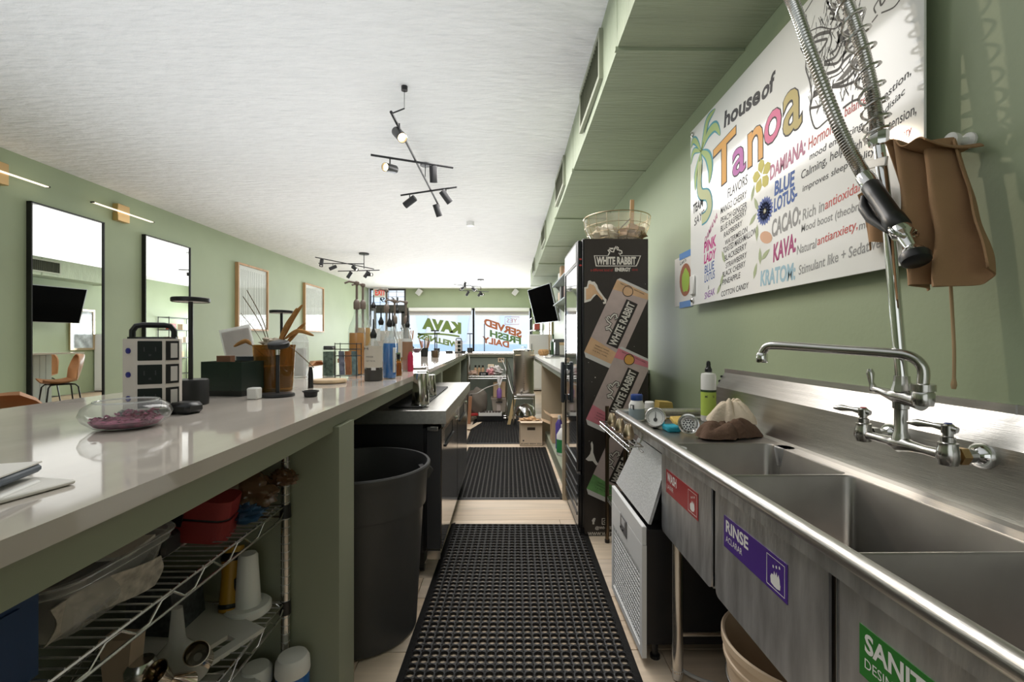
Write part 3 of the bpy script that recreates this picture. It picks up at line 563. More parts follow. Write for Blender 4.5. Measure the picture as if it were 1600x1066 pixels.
MB().tube([(1.02, 1.283, ZF), (1.02, 1.23, ZF), (1.02, 1.19, ZF), (1.02, 1.16, ZF), (1.02, 1.13, ZF), (1.02, 1.09, ZF), (1.02, 1.035, ZF)], [.013, .011, .014, .023, .014, .011, .014], 16).build('mixer_body', CHROMED, fa)
MB().lathe([(.021, 0), (.018, .02), (.0145, .03), (.0145, .085), (.018, .087), (.018, .105), (.022, .110)], (1.02, 1.16, ZF+.004), 20).build('riser_base', CHROMED, fa)
MB().tube([(1.02, 1.225, 1.135), (1.02, 1.19, 1.128), (1.02, 1.16, 1.128), (1.02, 1.13, 1.122), (1.02, 1.10, 1.118)], [.010, .015, .024, .017, .020], 16).lathe([(.021, 0), (.023, .01), (.023, .03), (.021, .034), (.025, .036), (.025, .052), (.020, .054)], (1.02, 1.098, 1.112), 20).lathe([(.023, 0), (.020, .015), (.017, .03), (.017, .04)], (1.02, 1.157, 1.14), 8).build('swivel_body', CHROMED, fa)
MB().tube([(1.02, 1.225, 1.135), (1.018, 1.245, 1.137), (1.016, 1.25, 1.155), (1.015, 1.252, 1.18), (1.014, 1.253, 1.192)], [.010, .011, .006, .010, .006], 10).build('lever_handle', CHROMED, fa)
sp = smooth_path([(1.02, 1.098, 1.165), (1.02, 1.099, 1.205), (1.005, 1.118, 1.232), (.975, 1.158, 1.240), (.91, 1.247, 1.247), (.83, 1.357, 1.256), (.808, 1.388, 1.254), (.799, 1.40, 1.238), (.797, 1.403, 1.222)], 5)
MB().tube(sp, .0125, 16).build('spout', CHROMED, fa)
MB().lathe([(.0150, 0), (.0165, .003), (.0165, .026), (.014, .03)], (.797, 1.403, 1.203), 18).build('aerator', CHROME, fa)
MB().tube([(1.02, 1.157, 1.17), (1.02, 1.175, 1.35), (1.02, 1.200, 1.60), (1.02, 1.232, 1.83)], .0140, 18).lathe([(.022, 0), (.024, .01), (.024, .035), (.018, .04)], (1.02, 1.230, 1.805), 8).build('riser_pipe', CHROME, fa)
hs = smooth_path([(1.02, 1.232, 1.83), (1.018, 1.248, 1.95), (1.010, 1.285, 2.13), (.995, 1.335, 2.30), (.96, 1.41, 2.44), (.915, 1.44, 2.475), (.87, 1.415, 2.40), (.880, 1.37, 2.28), (.905, 1.315, 2.07), (.938, 1.258, 1.85), (.965, 1.212, 1.715)], 14)
N = len(hs); ridg = [.0165 + (.0014 if k % 2 else -.0006) for k in range(4*N)]
fine = []
for i in range(N-1):
    for j in range(3): fine.append(hs[i].lerp(hs[i+1], j/3))
MB().tube(fine, [.0160 + (.0016 if k % 2 else -.0008) for k in range(len(fine))], 14).build('flexible_hose', CHROMED, fa)
# spring around the rising part of the hose
hl = []
up = fine[:int(len(fine)*.42)]
turns = 13
for k in range(turns*14):
    t = k/(turns*14-1)*(len(up)-1); i = min(int(t), len(up)-2); p = up[i].lerp(up[i+1], t-i); d_ = up[i+1]-up[i]; u_, w_ = frame_from(d_); a = 2*math.pi*k/14
    hl.append(p + (u_*math.cos(a) + w_*math.sin(a))*.031)
MB().tube(hl, .0036, 6).build('coil_spring', CHROMED, fa)
MB().cbox((1.01, 1.225, 1.755), (.008, .07, .024), rx=R(12), b=.002).build('hook_bracket', WHITE, fa)
spr = thing('spray_valve', 'black gripped spray valve hanging at the end of the chrome hose', 'sprayer', (.95, 1.12, 1.45))
a_, b_ = Vector((.965, 1.212, 1.715)), Vector((.948, 1.078, 1.535)); dd = (b_-a_).normalized()
MB().lathe([(.017, 0), (.021, .004), (.021, .03), (.018, .045)], a_, 16, dd).build('hose_collar', CHROME, spr)
MB().lathe([(.018, .04), (.0225, .048), (.0215, .09), (.0215, .17), (.024, .18), (.025, .215), (.02, .222)], a_, 18, dd).build('grip', BLACK, spr)
MB().tube([a_+dd*.055+Vector((-.0,.028,-.012)), a_+dd*.085+Vector((0,.042,-.02)), a_+dd*.13+Vector((0,.040,-.022)), a_+dd*.19+Vector((0,.02,-.02))], [.008, .014, .013, .006], 10).build('squeeze_lever', BLACK, spr)
e0 = a_ + dd*.215
MB().lathe([(.020, 0), (.023, .006), (.023, .022), (.014, .03), (.011, .075)], e0, 18, Vector((-.05, -.55, -.83))).build('spray_neck', CHROME, spr)
rg = [e0 + Vector((.030*math.cos(q), .018*math.sin(q) - .012, .018*math.sin(q) - .012)) for q in [k*.4189 for k in range(15)]]
MB().tube(rg, .004, 8, True).build('locking_ring', CHROME, spr)
nz = e0 + Vector((-.05, -.55, -.83)).normalized()*.075
MB().lathe([(.010, -.012), (.022, .002), (.027, .014)], nz, 20, Vector((-.15, -.45, -.88))).build('spray_face', CHROME, spr)
MB().lathe([(.028, .012), (.030, .018), (.028, .032), (.022, .036)], nz, 20, Vector((-.15, -.45, -.88))).build('rubber_bumper', BLACK, spr)

# ---------------------------------------------------------------- apron on the wall hook
hk = tag(MB().lathe([(.020, 0), (.020, .006), (.010, .010), (.008, .03), (.018, .036), (.020, .05), (.012, .056)], (XR, 1.112, 1.766), 18, (-1,0,0)).build('wall_hook', WHITE), 'white round wall hook behind the top of the brown apron', 'hook')
ap = thing('apron', 'brown cotton apron hanging from the wall hook beside the spray hose', 'apron', (1.06, 1.08, 1.40))
APC = mat('brown_cotton', (.35, .205, .105), .9, var=(5, .14), bump=(300, .15))
def apf(u, v):
    # u from far (left) to near (right), v from top to hem
    yl = 1.190 - .094*v - .004*math.sin(3*v); yr = 1.080 - .128*v; y = yl + (yr-yl)*u
    zt = 1.792 - .045*u + .012*math.sin(u*9); zb = 1.392 + .012*u + .02*max(0, u-.72)/.28 + .008*math.sin(u*7); z = zt + (zb-zt)*v
    x = 1.005 + .085*u*(1-.25*v) - .030*math.sin(math.pi*u)*(.25+v) + (.013+.020*v)*math.sin(u*16 + 1.4*v) + .007*math.sin(u*31+v*5)*v + .006*math.sin(u*24 - 2.5*v + 1.3*math.sin(3*v)) + .004*math.sin(u*9+v*14)*v
    return (min(x, 1.135), y, z)
MB().grid(apf, 44, 30, .004).build('apron_body', APC, ap, ang=80)
def apt(u, v): return (1.000 + .13*v + .004*math.sin(9*u), 1.188 - .116*u - .012*v, 1.794 - .045*u + .010*math.sin(u*9) - .012*math.sin(v*3.14) - .02*v)
MB().grid(apt, 20, 8, .003).build('apron_top_fold', APC, ap)
def apl(u, v): return (1.075 + .015*math.sin(6*u+2*v), 1.375 - .085*u - .035*v, 1.715 - .175*v + .02*u + .01*math.sin(5*u))
MB().grid(apl, 14, 12, .004).build('side_panel', APC, ap)
def apr(u, v): return (1.118 + .008*math.sin(8*u), 1.06 - .11*u - .03*v, 1.70 - .04*u - .265*v + .015*u*v)
MB().tube(smooth_path([(1.07, 1.080, 1.42), (1.075, 1.080, 1.33), (1.072, 1.073, 1.25), (1.075, 1.076, 1.19), (1.072, 1.074, 1.155)], 5), [.0035]*16 + [.0035, .005, .006, .005, .004], 8).build('apron_string', mat('cotton_string', (.46, .32, .18), .9), ap)

# ---------------------------------------------------------------- things on the drainboard
def lathe_thing(name, lab, cat, loc, parts, group=None, seg=24):
    t = thing(name, lab, cat, loc, group)
    for nm, prof, m in parts: MB().lathe(prof, loc, seg).build(nm, m, t)
    return t
lathe_thing('white_jar', 'white screw-top tub with blue lid at the far corner of the sink', 'jar', (.665, 2.30, ZD-.002), [('tub_body', [(.036, 0), (.039, .006), (.039, .078), (.030, .098), (.027, .104)], WHITE), ('tub_label', [(.0394, .008), (.0394, .062)], mat('grey_label', (.30, .36, .38), .5)), ('screw_lid', [(.029, .102), (.030, .105), (.030, .128), (.028, .131)], mat('blue_lid', (.015, .05, .22), .4))])
poly(INKD, bpy.data.objects['white_jar'], [(.629, 2.284, .925), (.642, 2.266, .925), (.642, 2.266, .95), (.629, 2.284, .95)], 'printed_logo')
ga = thing('dial_thermometer', 'round steel dial thermometer leaning on the drainboard edge', 'thermometer', (.695, 2.10, ZD))
T = MB(); T.T = Matrix.Translation((.695, 2.10, .914)) @ Matrix.Rotation(R(-22), 4, 'Z') @ Matrix.Rotation(R(68), 4, 'X')
T.lathe([(.040, -.016), (.047, -.012), (.047, .012), (.043, .016), (.040, .012), (.040, .002)], (0,0,0), 28, None, True, False).build('dial_case', CHROMED, ga)
T2 = MB(); T2.T = T.T.copy(); T2.lathe([(.0001, .004), (.040, .004)], (0,0,0), 28, None, False, False).build('dial_face', WHITE, ga)
T3 = MB(); T3.T = T.T.copy()
for k in range(22):
    a = -2.2 + k*.21; c_, s_ = math.cos(a+1.57), math.sin(a+1.57); T3.add([(c_*.030-s_*.0009, s_*.030+c_*.0009, .0045), (c_*.030+s_*.0009, s_*.030-c_*.0009, .0045), (c_*.036+s_*.0009, s_*.036-c_*.0009, .0045), (c_*.036-s_*.0009, s_*.036+c_*.0009, .0045)], [(0,1,2,3)])
T3.build('dial_marks', INKD, ga, smooth=False)
T4 = MB(); T4.T = T.T.copy(); T4.add([(-.003, -.012, .006), (.003, -.012, .006), (.0008, .027, .006), (-.0008, .027, .006)], [(0,1,2,3)]).lathe([(.009, .005), (.008, .007)], (0, -.010, 0), 12).build('dial_needle', INKD, ga, smooth=False)
spg = tag(MB().box(.715, .775, 1.995, 2.075, ZD-.004, ZD+.022, .006).build('blue_sponge', mat('teal_sponge', (.02, .30, .40), .9, bump=(150, .4))), 'flat teal sponge between the thermometer and the strainer', 'sponge')
spy = tag(MB().cbox((.835, 2.11, .898), (.13, .06, .02), rz=.25, b=.005, rx=.5).build('yellow_sponge', mat('yellow_sponge', (.72, .50, .14), .9, bump=(150, .4))), 'yellow sponge leaning behind the strainer', 'sponge')
sr = thing('drain_strainer', 'round perforated steel drain strainer standing on the drainboard', 'strainer', (.79, 1.955, ZD))
T = MB(); T.T = Matrix.Translation((.79, 1.955, .911)) @ Matrix.Rotation(R(-18), 4, 'Z') @ Matrix.Rotation(R(66), 4, 'X')
T.lathe([(.0001, -.012), (.025, -.012), (.034, -.004), (.038, .004), (.044, .006), (.0445, .003)], (0,0,0), 28, None, False, False).build('strainer_cup', CHROMED, sr)
T2 = MB(); T2.T = T.T.copy()
for k in range(12):
    a = k*.5236; T2.lathe([(.0035, -.0105), (.0030, -.010)], (.020*math.cos(a), .020*math.sin(a), 0), 8)
for k in range(6): T2.lathe([(.0035, -.0112), (.0030, -.011)], (.010*math.cos(k*1.047), .010*math.sin(k*1.047), 0), 8)
T2.build('strainer_holes', BLACK, sr, kind='stuff')
sb = thing('soap_bottle', 'white and lime green dish soap bottle with black cap standing behind the rags', 'bottle', (1.02, 2.275, ZD))
MB().lathe([(.032, 0), (.036, .006), (.036, .225), (.033, .238), (.014, .243), (.014, .25)], (1.02, 2.275, ZD-.002), 26).build('bottle_body', WHITE, sb)
MB().lathe([(.0365, .03), (.0365, .155)], (1.02, 2.275, ZD-.002), 26, None, False, False).build('bottle_label', mat('lime_label', (.46, .60, .10), .5, var=(3, .2)), sb)
MB().lathe([(.0368, .147), (.0368, .158)], (1.02, 2.275, ZD-.002), 26, None, False, False).build('dark_band', mat('dark_green_band', (.03, .06, .02), .5), sb)
MB().lathe([(.017, .246), (.017, .262), (.013, .266), (.010, .278), (.011, .284), (.009, .298), (.004, .302)], (1.02, 2.275, ZD-.002), 20).build('squeeze_cap', BLACK, sb)
lettering("MEYER'S", INKD, sb, (.990, 2.246, ZD+.118), (.93,-.2,0), (0,0,1), .011, .045, .02)
def heap(nm, m, lab, c, r_, h, n, sd, z0, ph=0, sharp=1.25):
    """a cloth dropped in a heap: peak, radial folds, ragged hem"""
    rr = random.Random(sd); P = [rr.uniform(0, 6.3) for _ in range(6)]
    def f(u, v):
        a = 2*math.pi*u; q = v
        rad = q*(1 + .16*math.sin(2*a+P[0]) + .12*math.sin(3*a+P[1]) + .07*math.sin(n*a+P[2]))
        w = a + .5*q*math.sin(a+P[5])
        rid = abs(math.sin(n*.5*w + P[2] + 1.6*q + .9*math.sin(2*w+P[0])))**.7; rid2 = abs(math.sin(n*.9*w + P[3] - 2.2*q))**.6
        z = h*(1-q**3.2)**.8*(.62 + .30*rid*min(1, q*2.5) + .16*math.sin(4.2*q*math.cos(a+P[3])+P[4])) + h*.20*rid2*q*(1-q*.6)
        return (c[0] + r_[0]*rad*math.cos(a+ph) + .012*(1-q)*math.sin(P[3]), c[1] + r_[1]*rad*math.sin(a+ph), max(z0+.002, z0 + z))
    return tag(MB().grid(f, 72, 16, .003).build(nm, m, ang=70), lab, 'rag')
heap('brown_rag', mat('brown_rag', (.115, .066, .042), .95, bump=(60, .5)), 'crumpled dark brown rag on the drainboard next to the first basin', (.930, 1.905), (.125, .080), .075, 9, 3, ZD-.003, .5)
heap('cream_rag', mat('cream_rag', (.66, .56, .43), .95, bump=(90, .3), var=(9, .12)), 'cream cloth rag heaped on top of the brown rag', (.985, 1.965), (.092, .068), .098, 7, 14, ZD+.045, 1.9)

# ---------------------------------------------------------------- under the sink
im = thing('ice_machine', 'small ice machine with white vented front and sloping steel lid under the drainboard', 'ice machine', (.8, 2.02, 0))
MB().box(.551, 1.08, 1.805, 2.275, .06, .517).build('body', BLACKM, im, smooth=False)
MB().prism([(.60, .53), (.70, .78), (.72, .80), (1.08, .80), (1.08, .53)], 'y', 1.87, 2.27).build('hopper', BLACKM, im, smooth=False)
fp = MB().box(.533, .551, 1.77, 2.28, .47, .545, .003).box(.533, .551, 1.77, 1.80, .03, .47).box(.533, .551, 2.25, 2.28, .03, .47).box(.533, .551, 1.80, 2.25, .36, .47).box(.533, .551, 1.80, 2.25, .03, .06)
fp.build('front_panel', WHITEM, im, smooth=False)
sl = MB(); n = 24
for k in range(n):
    y = 1.805 + .44*k/(n-1); sl.cbox((.541, y, .21), (.006, .0045, .31), rz=.5)
for k in range(15): sl.box(.537, .542, 1.80, 2.25, .065+.02*k, .069+.02*k)
sl.build('vent_slats', WHITEM, im, smooth=False, kind='stuff')
MB().box(.545, .549, 1.80, 2.25, .06, .36).build('vent_backing', mat('vent_black', (.015, .015, .015), .8), im, smooth=False)
cp = MB().box(.530, .534, 1.99, 2.10, .40, .475, .002).build('control_panel', mat('control_grey', (.12, .12, .13), .4), im, smooth=False)
MB().box(.5293, .5303, 2.02, 2.075, .435, .465).build('display', mat('display_pale', (.50, .52, .55), .3), cp, smooth=False)
MB().cyl((.5305, 2.09, .415), (.527, 2.09, .415), .005).cyl((.5305, 2.05, .415), (.527, 2.05, .415), .005).build('buttons', BLACK, cp)
LIDM = mat('lid_steel', (.76, .76, .76), .45, metal=.6, var=(120, .12), bump=(120, .1))
MB().add([(.556, 1.765, .556), (.556, 2.285, .556), (.668, 2.285, .785), (.668, 1.865, .785), (.570, 1.775, .550), (.570, 2.285, .550), (.682, 2.285, .779), (.682, 1.868, .779)], [(0,3,2,1),(4,5,6,7),(0,1,5,4),(1,2,6,5),(2,3,7,6),(3,0,4,7)]).build('lid', LIDM, im, smooth=False)
MB().box(.675, 1.08, 1.865, 2.285, .795, .818, .003).build('top_panel', LIDM, im, smooth=False)
MB().add([(.668, 1.865, .79), (.668, 2.285, .79), (.69, 2.285, .818), (.69, 1.865, .818)], [(0,3,2,1)]).build('lid_hinge', LIDM, im, smooth=False)
for y in (1.82, 2.23):
    for x in (.6, 1.04): MB().lathe([(.02, 0), (.02, .012), (.012, .015), (.012, .06)], (x, y, 0), 12).build('foot', BLACK, im)
bk = thing('waste_bucket', 'beige ribbed plastic bucket under the middle and near sink basins', 'bucket', (.875, 1.335, 0))
MB().lathe([(.15, .0), (.165, .01), (.205, .30), (.2075, .345), (.216, .350), (.2165, .372), (.212, .376), (.206, .372), (.200, .35), (.195, .29), (.158, .016), (.0001, .014)], (.875, 1.335, 0), 48, None, True, False).build('bucket_body', CREAM, bk)
MB().lathe([(.207, .305), (.211, .308), (.211, .318), (.2065, .320)], (.875, 1.335, 0), 48, None, False, False).build('bucket_rib', CREAM, bk)
MB().tube([(.875 + .2*math.cos(a), 1.335 + .2*math.sin(a), .34 - .10*math.sin((a-1.2)*.9)) for a in [2.4+.1*k for k in range(18)]], .004, 8).build('bail_handle', CHROMED, bk)
tag(MB().tube(smooth_path([(.66, 1.74, .014), (.74, 1.67, .012), (.9, 1.63, .012), (1.10, 1.60, .02)], 6), .007, 8).build('drain_hose', mat('grey_hose', (.45, .44, .42), .5)), 'thin grey hose lying on the floor under the sink', 'hose')

# ---------------------------------------------------------------- wire rack with gold cups between fridge and sink
wr = thing('wire_rack', 'chrome wire rack squeezed between the drinks fridge and the sink', 'rack', (.8, 2.6, 0))
for x in (.64, 1.02):
    for y in (2.42, 2.86):
        MB().cyl((x, y, .02), (x, y, .86), .0125, 10).build('post', mat('dark_bronze_post', (.16, .12, .08), .3, metal=1), wr)
        MB().lathe([(.015, 0), (.016, .02)], (x, y, 0), 10).build('foot', BLACK, wr)
for z in (.775, .30):
    mb = MB()
    for x in (.64, 1.02): mb.cyl((x, 2.42, z), (x, 2.86, z), .004, 6).cyl((x, 2.42, z-.03), (x, 2.86, z-.03), .004, 6)
    for y in (2.42, 2.86): mb.cyl((.64, y, z), (1.02, y, z), .004, 6)
    zz = [( .64, 2.42+.44*k/12, z-.03*(k % 2)) for k in range(13)]; mb.tube(zz, .003, 6)
    for k in range(19): mb.cyl((.64+.38*k/18, 2.42, z+.002), (.64+.38*k/18, 2.86, z+.002), .0018, 5)
    mb.build('wire_shelf', CHROMED, wr, kind='stuff')
hs_ = thing('hanging_shelf', 'narrow chrome wire shelf hooked under the far front edge of the sink', 'shelf', (.548, 2.2, .81))
mb = MB()
for x in (.520, .576):
    for z in (.826, .804): mb.cyl((x, 1.90, z), (x, 2.50, z), .0030, 6)
for y in (1.90, 2.50): mb.cyl((.520, y, .826), (.576, y, .826), .003, 6)
mb.tube([(.520, 1.90+.60*k/20, .826 - (.022 if k % 2 else 0)) for k in range(21)], .0024, 6)
for k in range(13): mb.cyl((.520, 1.90+.05*k, .826), (.576, 1.90+.05*k, .826), .0016, 5)
for y in (1.95, 2.45): mb.tube([(.576, y, .826), (.585, y, .845), (.5905, y, .86)], .003, 6)
mb.build('wire_tray', CHROMED, hs_, kind='stuff')
def gold_cup(loc, lab):
    return lathe_thing('gold_cup', lab, 'cup', loc, [('cup_bowl', [(.008, 0), (.018, .003), (.0245, .016), (.025, .028), (.020, .046), (.0135, .064), (.0105, .070), (.011, .072)], GOLDM)], 'gold cups on the wire strip shelf')
c0 = gold_cup((.548, 2.02, .829), 'gold rounded metal cup nearest the camera under the sink rim')
for y, l in ((2.17, 'gold rounded metal cup in the middle of the three under the sink rim'), (2.33, 'gold rounded metal cup nearest the drinks fridge under the sink rim')):
    dup(c0, (.548, y, .829), None, l)
lathe_thing('white_shaker', 'small white plastic cup on the wire rack behind the blue-lidded tub', 'cup', (.80, 2.52, .779), [('cup_body', [(.026, 0), (.026, .15), (.022, .155)], WHITE)])
tag(MB().prism([(.84, .779), (.95, .779), (.92, .93), (.85, .935)], 'y', 2.50, 2.58).build('mustard_box', mat('mustard', (.42, .30, .08), .6)), 'mustard yellow tapered box on the wire rack behind the sink end', 'box')
# ---------------------------------------------------------------- drinks fridge with printed side
FX0, FX1, FY0, FY1, FH = .478, .930, 2.952, 3.60, 1.935
fr = thing('drinks_fridge', 'tall black glass-door drinks fridge with printed can artwork on its side panel', 'fridge', (.70, 3.28, 0))
FB = mat('fridge_black', (.010, .010, .011), .22, spec=.5)
MB().box(FX0+.02, FX1, FY0+.001, FY1, .05, FH, .004).build('cabinet', FB, fr)
MB().box(FX0+.01, FX1-.01, FY0+.02, FY1-.02, .0, .05).build('plinth', BLACK, fr, smooth=False)
MB().box(FX0-.012, FX0+.02, FY0+.004, FY0+.045, .42, FH-.01, .006).box(FX0-.012, FX0+.02, FY1-.045, FY1-.004, .42, FH-.01, .006).box(FX0-.012, FX0+.02, FY0+.045, FY1-.045, .42, .47).box(FX0-.012, FX0+.02, FY0+.045, FY1-.045, FH-.16, FH-.01).build('door_frame', FB, fr)
MB().box(FX0-.006, FX0-.002, FY0+.045, FY1-.045, .47, FH-.16).build('door_glass', mat('dark_door_glass', (.02, .025, .03), .03, spec=1.0, coat=1), fr, smooth=False)
MB().box(FX0-.014, FX0-.012, FY0+.05, FY1-.05, FH-.145, FH-.025).build('header_sign', mat('header_white', (.70, .72, .72), .3), fr, smooth=False)
MB().box(FX0-.005, FX0+.02, FY0+.004, FY1-.004, .05, .405, .004).build('kick_panel', FB, fr)
for k in range(4): MB().box(FX0-.009, FX0-.005, FY0+.05, FY1-.05, .12+.06*k, .14+.06*k).build('vent_louvre', CHAR, fr, smooth=False)
MB().box(FX0-.014, FX0+.01, FY0+.01, FY1-.01, .405, .418).build('chrome_strip', CHROMED, fr, smooth=False)
hn = MB().box(FX0-.052, FX0-.028, FY1-.14, FY1-.08, .80, 1.11, .005).box(FX0-.03, FX0-.01, FY1-.13, FY1-.09, .82, .86).box(FX0-.03, FX0-.01, FY1-.13, FY1-.09, 1.05, 1.09)
hn.build('door_handle', mat('handle_black', (.02, .025, .03), .3), fr)
G = .004165
def fq(u, v, d=.0006): return (FX0 + u*G, FY0 - d, FH - v*G)
PRB = mat('print_brown_black', (.028, .022, .018), .35)
poly(PRB, fr, [fq(8, 0, .0003), fq(108, 0, .0003), fq(108, 452, .0003), fq(8, 452, .0003)][::-1], 'side_print')
CANM = mat('print_can_pale', (.50, .40, .37), .4, var=(14, .10)); CANO = mat('print_can_peach', (.66, .42, .24), .4, var=(10, .12)); CANP = mat('print_can_pink', (.62, .20, .24), .4, var=(10, .15)); CANG = mat('print_can_green', (.16, .36, .12), .4, var=(14, .3)); CANW = mat('print_rim', (.62, .60, .57), .35)
INKB = mat('print_ink', (.022, .016, .014), .4); INKW = mat('print_cream', (.72, .68, .61), .4); INKR = mat('print_red', (.42, .035, .03), .4)
dv = Vector((-.4155, .9096)); nv = Vector((.9096, .4155))     # down along a can, across a can (panel grid)
def clip(P, umin, umax):
    def half(Q, f):
        out = []
        for i in range(len(Q)):
            a, b = Q[i-1], Q[i]; fa, fb = f(a), f(b)
            if (fa >= 0) != (fb >= 0): t = fa/(fa-fb); out.append((a[0]+(b[0]-a[0])*t, a[1]+(b[1]-a[1])*t))
            if fb >= 0: out.append(b)
        return out
    return half(half(P, lambda p: p[0]-umin), lambda p: umax-p[0])
RAB = [[(0,0),(.18,.28),(.10,.45),(.28,.40),(.48,.30),(.50,.62),(.58,.36),(.70,.66),(.72,.36),(.95,.34),(1.02,.16),(.84,.02),(.70,.06)]]
def rabbit(o, ux, uy, s, d):
    """little leaping animal outline: cream line over a black one"""
    P = [(.02,-.02),(.12,.16),(.06,.26),(.0,.30),(.10,.38),(.22,.24),(.40,.20),(.46,.44),(.56,.60),(.58,.42),(.66,.58),(.74,.50),(.66,.34),(.80,.34),(.98,.26),(1.0,.12),(.84,.08),(.74,.14),(.90,.0)]
    for w, m, k in ((.17, INKB, 0), (.085, INKW, .0004)):
        mb = MB(); ribbon(mb, [Vector(o) + Vector(ux)*(x*s) + Vector(uy)*(y*s) + Vector((0, -d-k, 0)) for x, y in P], (0,-1,0), w*s); mb.build('animal_logo', m, fr, smooth=False)
def can(u0, v0, L, wd, top_m, bot_m, d, fruit):
    o = Vector((u0, v0)); q = lambda a, b: tuple(o + nv*a + dv*b)
    def face(pts, m, dd, nm='printed_can'):
        c = clip(pts, 8, 108)
        if len(c) > 2: poly(m, fr, [fq(u, v, d+dd) for u, v in c][::-1], nm)
    face([q(0,4), q(wd*.06,0), q(wd*.94,0), q(wd,4), q(wd,L), q(wd*.9,L+7), q(wd*.1,L+7), q(0,L)], CANW, 0)
    face([q(0,4), q(wd,4), q(wd,L), q(0,L)], CANM, .0003)
    face([q(0,4), q(wd,4), q(wd,L*.10), q(0,L*.16)], top_m, .0005); face([q(0,L*.80), q(wd,L*.86), q(wd,L), q(0,L)], bot_m, .0005)
    # upright word along the can on a black band
    face([q(wd*.46,L*.20), q(wd*.80,L*.20), q(wd*.80,L*.80), q(wd*.46,L*.80)], INKB, .0007, 'name_band')
    a = q(wd*.74, L*.785); ux = Vector((-dv.x*G, 0, dv.y*G)).normalized(); uy = Vector((-nv.x*G, 0, nv.y*G)).normalized()
    lettering('WHITE RABBIT', INKW, fr, Vector(fq(*a)) + Vector((0, -d-.0009, 0)), ux, uy, wd*.22*G, L*.57*G, .03)
    rabbit(Vector(fq(*q(wd*.45, L*.64))), ux, uy, wd*.48*G, d+.0008)
    fc = q(wd*.40, L*.105)
    for rr, m, k in ((.15, INKB, .0008), (.13, fruit, .0010)):
        poly(m, fr, [fq(fc[0]+wd*rr*math.cos(t)*(1+.1*math.sin(t)), fc[1]+wd*rr*1.05*math.sin(t), d+k) for t in [k2*.4189 for k2 in range(15)]], 'printed_fruit')
    b = q(wd*.08, L*.065); 
    if b[0] < 70: lettering('ZERO SUGAR + ZERO CARBS', INKB, fr, Vector(fq(*q(wd*.14, L*.062))) + Vector((0,-d-.0010,0)), Vector((nv.x, 0, -nv.y)), Vector((-dv.x*-1, 0, dv.y)), .010, min(wd*.72, (106-b[0])/nv.x)*G)
    for k, s_ in enumerate(('ENERGY DRINK', 'SPARKLING CITRUS', '12 FL OZ')):
        p = q(wd*.22, L*(.875+.035*k)); lettering(s_, INKB, fr, Vector(fq(*p)) + Vector((0,-d-.0010,0)), Vector((nv.x, 0, -nv.y)), Vector((-dv.x*-1, 0, dv.y)), .010, wd*.42*G)
can(61, 60, 128, 57, CANO, CANO, .0010, CANO)
can(63, 167, 126, 57, CANP, CANP, .0030, mat('print_mango', (.70, .36, .08), .4))
can(63, 277, 124, 57, CANG, CANG, .0050, CANG)
# header logo
for w, m, k in ((.030, INKW, 0), ):
    pts = [(23,26),(45,26),(47,14),(62,14),(64,26),(97,26),(92,39),(90,43),(26,43)]
    poly(INKW, fr, [fq(u, v, .0008) for u, v in pts][::-1], 'logo_plate')
    cx_, cy_ = 58, 33; poly(INKB, fr, [fq(cx_+(u-cx_)*.955, cy_+(v-cy_)*.87, .0011) for u, v in pts][::-1], 'logo_plate')
lettering('WHITE RABBIT', INKW, fr, fq(27, 40.5, .0015), (1,0,0), (0,0,1), 12.5*G, 62*G, .045)
rabbit(Vector(fq(45, 25)), (1,0,0), (0,0,1), 22*G, .0012)
lettering('ENERGY', INKW, fr, fq(56, 51, .0009), (1,0,0), (0,0,1), 6.2*G, 25*G, .05)
lettering('a different kind of', INKR, fr, fq(18, 51, .0009), (1,0,0), (0,0,1), 4.6*G, 35*G); lettering('drink', INKR, fr, fq(83, 50, .0009), (1,0,0), (0,0,1), 4*G, 9*G)
sp_ = [(8,76),(12,75),(14,66),(17,65),(20,67),(24,67),(28,72),(30,78),(34,84),(40,92),(43,95),(42,101),(38,102),(37,99),(40,98),(38,95),(32,89),(27,87),(22,92),(18,97),(12,99),(8,100)]
poly(INKW, fr, [fq(u, v, .0008) for u, v in sp_][::-1], 'milk_splash'); poly(CANO, fr, [fq(20+(u-20)*.78+(-1 if u > 20 else 0), 84+(v-84)*.72, .0011) for u, v in sp_[:12]+sp_[16:]][::-1], 'milk_splash')
poly(INKW, fr, [fq(u, v, .0008) for u, v in ((14,340),(17,336),(19,328),(18,320),(20,316),(22,322),(22,334),(26,346),(30,352),(27,354),(21,347),(14,347),(10,344))][::-1], 'milk_splash')
mb = MB()
for k in range(64):
    u = 12 + 92*rnd.random(); v = 70 + 330*rnd.random(); r_ = rnd.choice((.3, .4, .5, .9)); n0 = [fq(u + r_*math.cos(t), v + r_*math.sin(t), .0007) for t in (0,-1.05,-2.1,-3.14,-4.19,-5.24)]; mb.add(n0, [tuple(range(6))])
mb.build('milk_drops', INKW, fr, smooth=False)
lettering('f', INKW, fr, fq(20, 446, .0008), (1,0,0), (0,0,1), 10*G, 5.5*G, .06)
mb = MB(); ribbon(mb, [fq(u, v, .0008) for u, v in ((36,446),(45,446),(45,437),(36,437),(36,446))], (0,-1,0), 1.3*G); ribbon(mb, [fq(40.5+2*math.cos(t), 441.5+2*math.sin(t), .0008) for t in [k*.52 for k in range(13)]], (0,-1,0), .9*G); mb.build('camera_icon', INKW, fr, smooth=False)
lettering('@WHITERABBITENERGY', INKW, fr, fq(25, 455, .0008), (1,0,0), (0,0,1), 6*G, 70*G, .02); lettering('WWW.WHITERABBIT.COM', INKW, fr, fq(13.5, 464, .0008), (1,0,0), (0,0,1), 6*G, 80*G, .02)
poly(PRB, fr, [fq(8, 452, .0003), fq(108, 452, .0003), fq(108, 462, .0003), fq(8, 462, .0003)][::-1], 'side_print')
